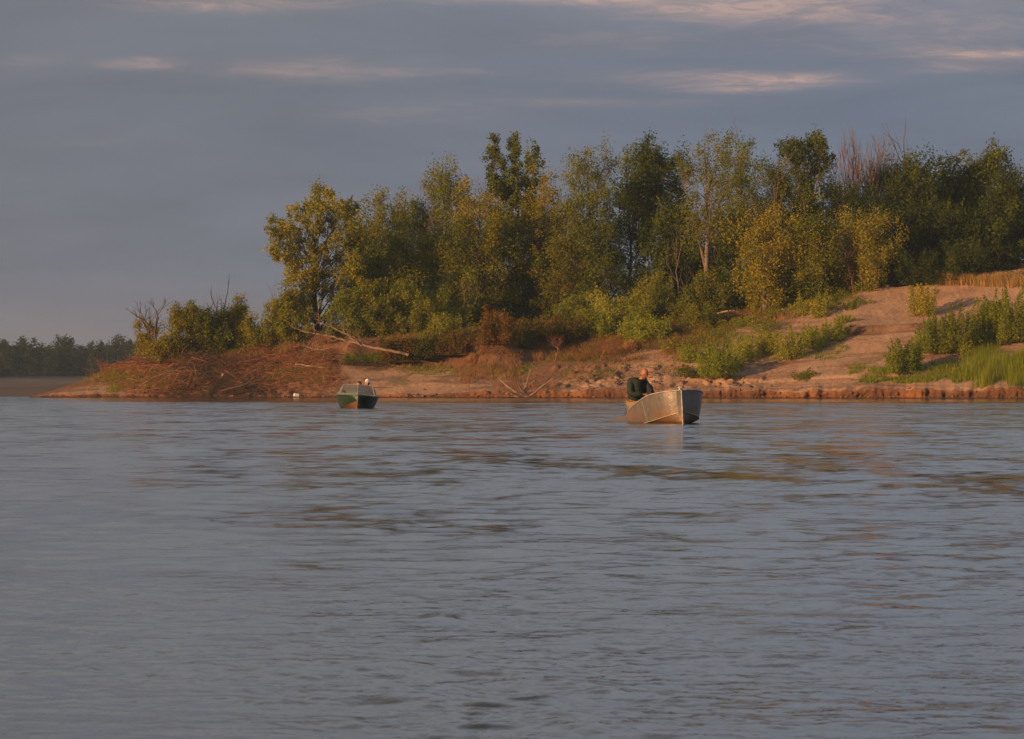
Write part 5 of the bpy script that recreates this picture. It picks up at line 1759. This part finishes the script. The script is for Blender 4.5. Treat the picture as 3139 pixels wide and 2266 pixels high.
# heel: positive x-rotation is about the boat's own axis after z
gb.rotation_euler = (math.radians(-4), 0, math.atan2(fg[1], fg[0]))
tag(gb, 'dark green motorboat with a dusty windscreen seen bow-on, two people inside', 'boat', 'small fishing motorboats')
stx = [0, 1, 2, 3, 3.6, 4.1, 4.42, 4.6]
gw = [.76, .84, .87, .84, .76, .60, .36, .015]
gz_ = [.46, .46, .47, .49, .50, .51, .52, .525]
cw = [.62, .68, .68, .56, .42, .26, .12, .008]
cz = [-.02, -.02, .0, .05, .11, .18, .25, .30]
kz = [-.24, -.24, -.23, -.21, -.19, -.16, -.13, -.10]
V_, F_, (hx, hgw, hgz, hcw, hcz, hkz), A = hull(stx, gw, gz_, cw, cz, kz)
m = A.shape[0]
n = A.shape[1]
mi = np.repeat([(1 if (5 <= r < m - 6) else 0) for r in range(m - 1)], n - 1)
h_o = link('hull', mesh_from('hull', V_, F_, [M['green'], M['keelred']], None, False, mi), gb)
so = h_o.modifiers.new('thickness', 'SOLIDIFY')
so.thickness = .018
so.offset = -1
rail(gb, hx, hgw, hgz, .026, M['greenrail'])
Vs, Fs = tubes([[4.6, 0, .53, 4.605, 0, .3, .018, .018], [4.605, 0, .3, 4.59, 0, -.12, .018, .018]], 6)
link('stem_bar', mesh_from('stem_bar', Vs, Fs, M['keelred'], None, True), gb)
for s in (-1, 1):
    for q in range(3):
        xs = np.linspace(2.2, 4.45 - .12 * q, 12)
        f_ = .3 + .2 * q
        w_ = np.interp(xs, hx, hgw) * (1 - f_) + np.interp(xs, hx, hcw) * f_ + .016
        z_ = np.interp(xs, hx, hgz) * (1 - f_) + np.interp(xs, hx, hcz) * f_
        Vs, Fs = tubes(poly_segs(np.stack([xs, s * w_, z_], 1), [.007] * 12), 4)
        link('strake', mesh_from('strake', Vs, Fs, M['greenrail'], None, True), gb)
k = np.where(hx > 2.5)[0]
n_ = len(k)
dv = np.concatenate([np.stack([hx[k], -hgw[k] + .01, hgz[k] + .015], 1), np.stack([hx[k], hx[k] * 0, hgz[k] + .09], 1), np.stack([hx[k], hgw[k] - .01, hgz[k] + .015], 1)])
df = [(r * n_ + i, (r + 1) * n_ + i, (r + 1) * n_ + i + 1, r * n_ + i + 1) for r in range(2) for i in range(n_ - 1)]
link('foredeck', mesh_from('foredeck', dv, np.array(df), M['greenrail']), gb)
tv = np.array([(0.01, -.76, .46), (0.01, -.62, -.02), (0.01, 0, -.24), (0.01, .62, -.02), (0.01, .76, .46)])
tv2 = tv + [.03, 0, 0]
link('transom', mesh_from('transom', np.concatenate([tv, tv2]), [np.array([(0, 1, 3, 4), (5, 9, 8, 6), (0, 4, 9, 5)]), np.array([(1, 2, 3), (6, 8, 7)])], M['green']), gb)
box('bench', (1.55, 0, .24), (.42, 1.4, .08), M['khaki'], gb)
link('floor', mesh_from('floor', np.array([(.05, -.6, .02), (3.3, -.5, .05), (3.3, .5, .05), (.05, .6, .02)]), np.array([(0, 1, 2, 3)]), M['green']), gb)
# windscreen: two front panes meeting in a shallow V, two side panes, frame bars
mgl = bpy.data.materials.new('dusty_plexiglass')
mgl.use_nodes = True
tz = NT(mgl.node_tree)
tz.n.clear()
dfz = tz.node('ShaderNodeBsdfPrincipled')
dfz.inputs['Roughness'].default_value = .35
co = tz.node('ShaderNodeTexCoord')
tz.put(dfz.inputs['Base Color'], tz.mix(tz.noise(co.outputs['Object'], 6, 5), (.13, .135, .14), (.24, .23, .21)))
trz = tz.node('ShaderNodeBsdfTransparent')
trz.inputs[0].default_value = (.75, .76, .75, 1)
mxz = tz.node('ShaderNodeMixShader')
tz.put(mxz.inputs[0], tz.ramp(tz.noise(co.outputs['Object'], 3, 5), [(.3, .55), (.7, .85)]))
tz.l.new(trz.outputs[0], mxz.inputs[1])
tz.l.new(dfz.outputs[0], mxz.inputs[2])
ouz = tz.node('ShaderNodeOutputMaterial')
tz.l.new(mxz.outputs[0], ouz.inputs[0])
ws = empty('windscreen', (0, 0, 0))
ws.parent = gb
B0, B1, B2 = (2.82, 0, .60), (2.65, .70, .53), (2.65, -.70, .53)
T0, T1, T2 = (2.42, 0, .945), (2.30, .575, .93), (2.30, -.575, .93)
S1, S2, ST1, ST2 = (1.75, .78, .50), (1.75, -.78, .50), (1.75, .66, .80), (1.75, -.66, .80)


def pane(a, b_, c_, d_):
    Q = np.array([a, b_, c_, d_], dtype=float)
    nrm = np.cross(Q[1] - Q[0], Q[3] - Q[0])
    nrm = nrm / np.linalg.norm(nrm) * .005
    V_ = np.concatenate([Q, Q + nrm])
    F_ = np.array([(0, 3, 2, 1), (4, 5, 6, 7), (0, 1, 5, 4), (1, 2, 6, 5), (2, 3, 7, 6), (3, 0, 4, 7)])
    link('pane', mesh_from('pane', V_, F_, mgl), ws)


pane(B0, B1, T1, T0)
pane(B2, B0, T0, T2)
pane(B1, S1, ST1, T1)
pane(S2, B2, T2, ST2)
for a, b_ in [(B0, B1), (B0, B2), (T0, T1), (T0, T2), (B0, T0), (B1, T1), (B2, T2), (S1, ST1), (S2, ST2), (T1, ST1), (T2, ST2), (B1, S1), (B2, S2)]:
    r_ = .020 if (a, b_) in ((B1, T1), (B2, T2)) else .012
    Vs, Fs = tubes([[*a, *b_, r_, r_]], 6)
    link('frame_bar', mesh_from('frame_bar', Vs, Fs, M['alu_rail'], None, True), ws)
# outboard motor seen above the screen
ob = empty('outboard_motor', (-.15, 0, .46))
ob.parent = gb
mo = plain('motor_green', (.03, .055, .045), .5)
lump('cowl', (0, -.30, .36), (.16, .13, .15), mo, None, None, 8, ob)
box('shaft', (-.05, -.30, -.2), (.10, .08, .8), mo, ob, bev=.02)

P2 = dict(POSE)
P2.update(head=(0, -.06, .775), neck=(0, -.05, .63), chest=(0, -.03, .45), waist=(0, -.01, .25), shl=(.19, -.03, .52), shr=(-.19, -.03, .52),
          ell=(.27, -.14, .28), elr=(-.27, -.14, .28), wrl=(.16, -.36, .26), wrr=(-.16, -.36, .26), hold=(0, -.45, .26))
yp = Yg + 2.9
pp = person(((813.8 - 1134) * K * yp, yp, EYE + (HV - 839.5) * K * yp - .93), 0, 'person in a white cap seated on the right behind the windscreen of the green boat', P2,
            dict(skin=M['skin2'], jacket=M['navy'], trousers=M['navy']), (math.radians(8), math.radians(6), 1.25), cap=M['white_cap'])
pp = person(((795.8 - 1134) * K * yp, yp + .1, EYE + (HV - 844.5) * K * yp - .92), 0, 'brown-haired bareheaded person seated left behind the windscreen of the green boat', P2,
            dict(skin=M['skin2'], jacket=M['navy'], trousers=M['navy']), (math.radians(-35), math.radians(10), 1.2), hair=M['hair'])
# fishing rod slanting out to the left
Yq = Yg + 1.9
a = at_px(758, 866, Yq)
b_ = at_px(688, 835, Yq - .2)
rod = empty('fishing_rod', tuple(a))
tag(rod, 'thin brown fishing rod slanting out over the left side of the green boat', 'fishing rod')
mid = (b_ - a) * .5 + np.array([0, 0, .03])
Vs, Fs = tubes([[0, 0, 0, *mid, .010, .008], [*mid, *(b_ - a), .008, .004]], 6)
link('blank', mesh_from('blank', Vs, Fs, M['twig'], None, True), rod)
Vs, Fs = tubes([[0, 0, 0, *(-(b_ - a) * .10), .016, .016]], 8)
link('grip', mesh_from('grip', Vs, Fs, M['dark'], None, True), rod)
a = at_px(780, 852, Yq)
b_ = at_px(789, 841, Yq)
o = link('fishing_rod', mesh_from('rod', *tubes([[0, 0, 0, *(b_ - a), .008, .005]], 6), M['twig'], None, True), None, tuple(a))
tag(o, 'short upright rod tip above the windscreen of the green boat', 'fishing rod')

# ------------------------------------------------------------------ litter on the shore
q = spot(657, t=-.2)
o = box('plastic_canister', (q[0], q[1] - .3, .20), (.42, .25, .24), M['white_cap'], None, rot=(.1, .12, .3), bev=.05)
tag(o, 'white plastic canister washed up at the water edge left of the green boat', 'canister')
q = spot(1966, 636)
lump('plastic_bag', (q[0], q[1], q[2] + .08), (.22, .16, .12), M['white_cap'], 'small white bag lying at the wood edge on the sand crest', 'bag', 9)
q = spot(492, 838)
o = box('paper_scrap', (q[0], q[1], q[2] + .15), (.12, .08, .30), M['white_cap'], None, rot=(.2, .3, .2), bev=.01)
tag(o, 'pale upright scrap caught in the brush heap of the spit', 'litter')
# stones and clods scattered on the trampled sand, far too many and small to tell apart
g = np.random.default_rng(91)
VV, FF, k0 = [], [], 0
oct_v = np.array([(1, 0, 0), (-1, 0, 0), (0, 1, 0), (0, -1, 0), (0, 0, 1), (0, 0, -1.)])
oct_f = np.array([(0, 2, 4), (2, 1, 4), (1, 3, 4), (3, 0, 4), (2, 0, 5), (1, 2, 5), (3, 1, 5), (0, 3, 5)])
for i in range(1500):
    if i < 900:
        u = 1180 + 480 * g.random()
        t = 1.0 + 9 * g.random()
    else:
        u = 480 + 1800 * g.random()
        t = -.5 + 1.4 * g.random() ** 2 if g.random() < .6 else 1 + 20 * g.random() ** 2
    X, Y, z = ground(np.array([u]), np.array([t]))
    s = (.025 + .09 * g.random() ** 3) * (.8 + g.random(3) * .6)
    VV.append(oct_v * (.8 + .4 * g.random((6, 1))) * s * [1.4, 1, .8] + [X[0], Y[0] - (.05 if t < .5 else 0), max(z[0], .02) + s[2] * .3])
    FF.append(oct_f + k0)
    k0 += 6
mc = plain('clod', (.20, .11, .065), .95, var=.3, scale=2)
tag(link('clods', mesh_from('clods', np.concatenate(VV), np.concatenate(FF), mc)), 'dark earth clods scattered over the sand', 'clods', kind='stuff')

# ------------------------------------------------------------------ haze
hb = mesh_from('haze', np.array([(x, y, z) for x in (-900, 900) for y in (-30, 1700) for z in (-2, 27)]),
               np.array([(0, 1, 3, 2), (4, 6, 7, 5), (0, 4, 5, 1), (2, 3, 7, 6), (0, 2, 6, 4), (1, 5, 7, 3)]), [])
mh = bpy.data.materials.new('haze')
mh.use_nodes = True
th_ = NT(mh.node_tree)
th_.n.clear()
pv = th_.node('ShaderNodeVolumePrincipled')
pv.inputs['Color'].default_value = (.50, .72, 1.0, 1)
pv.inputs['Density'].default_value = 0.00012
oh = th_.node('ShaderNodeOutputMaterial')
th_.l.new(pv.outputs[0], oh.inputs['Volume'])
hb.materials.append(mh)
tag(link('haze', hb), 'thin evening haze over the river', 'haze', kind='stuff')
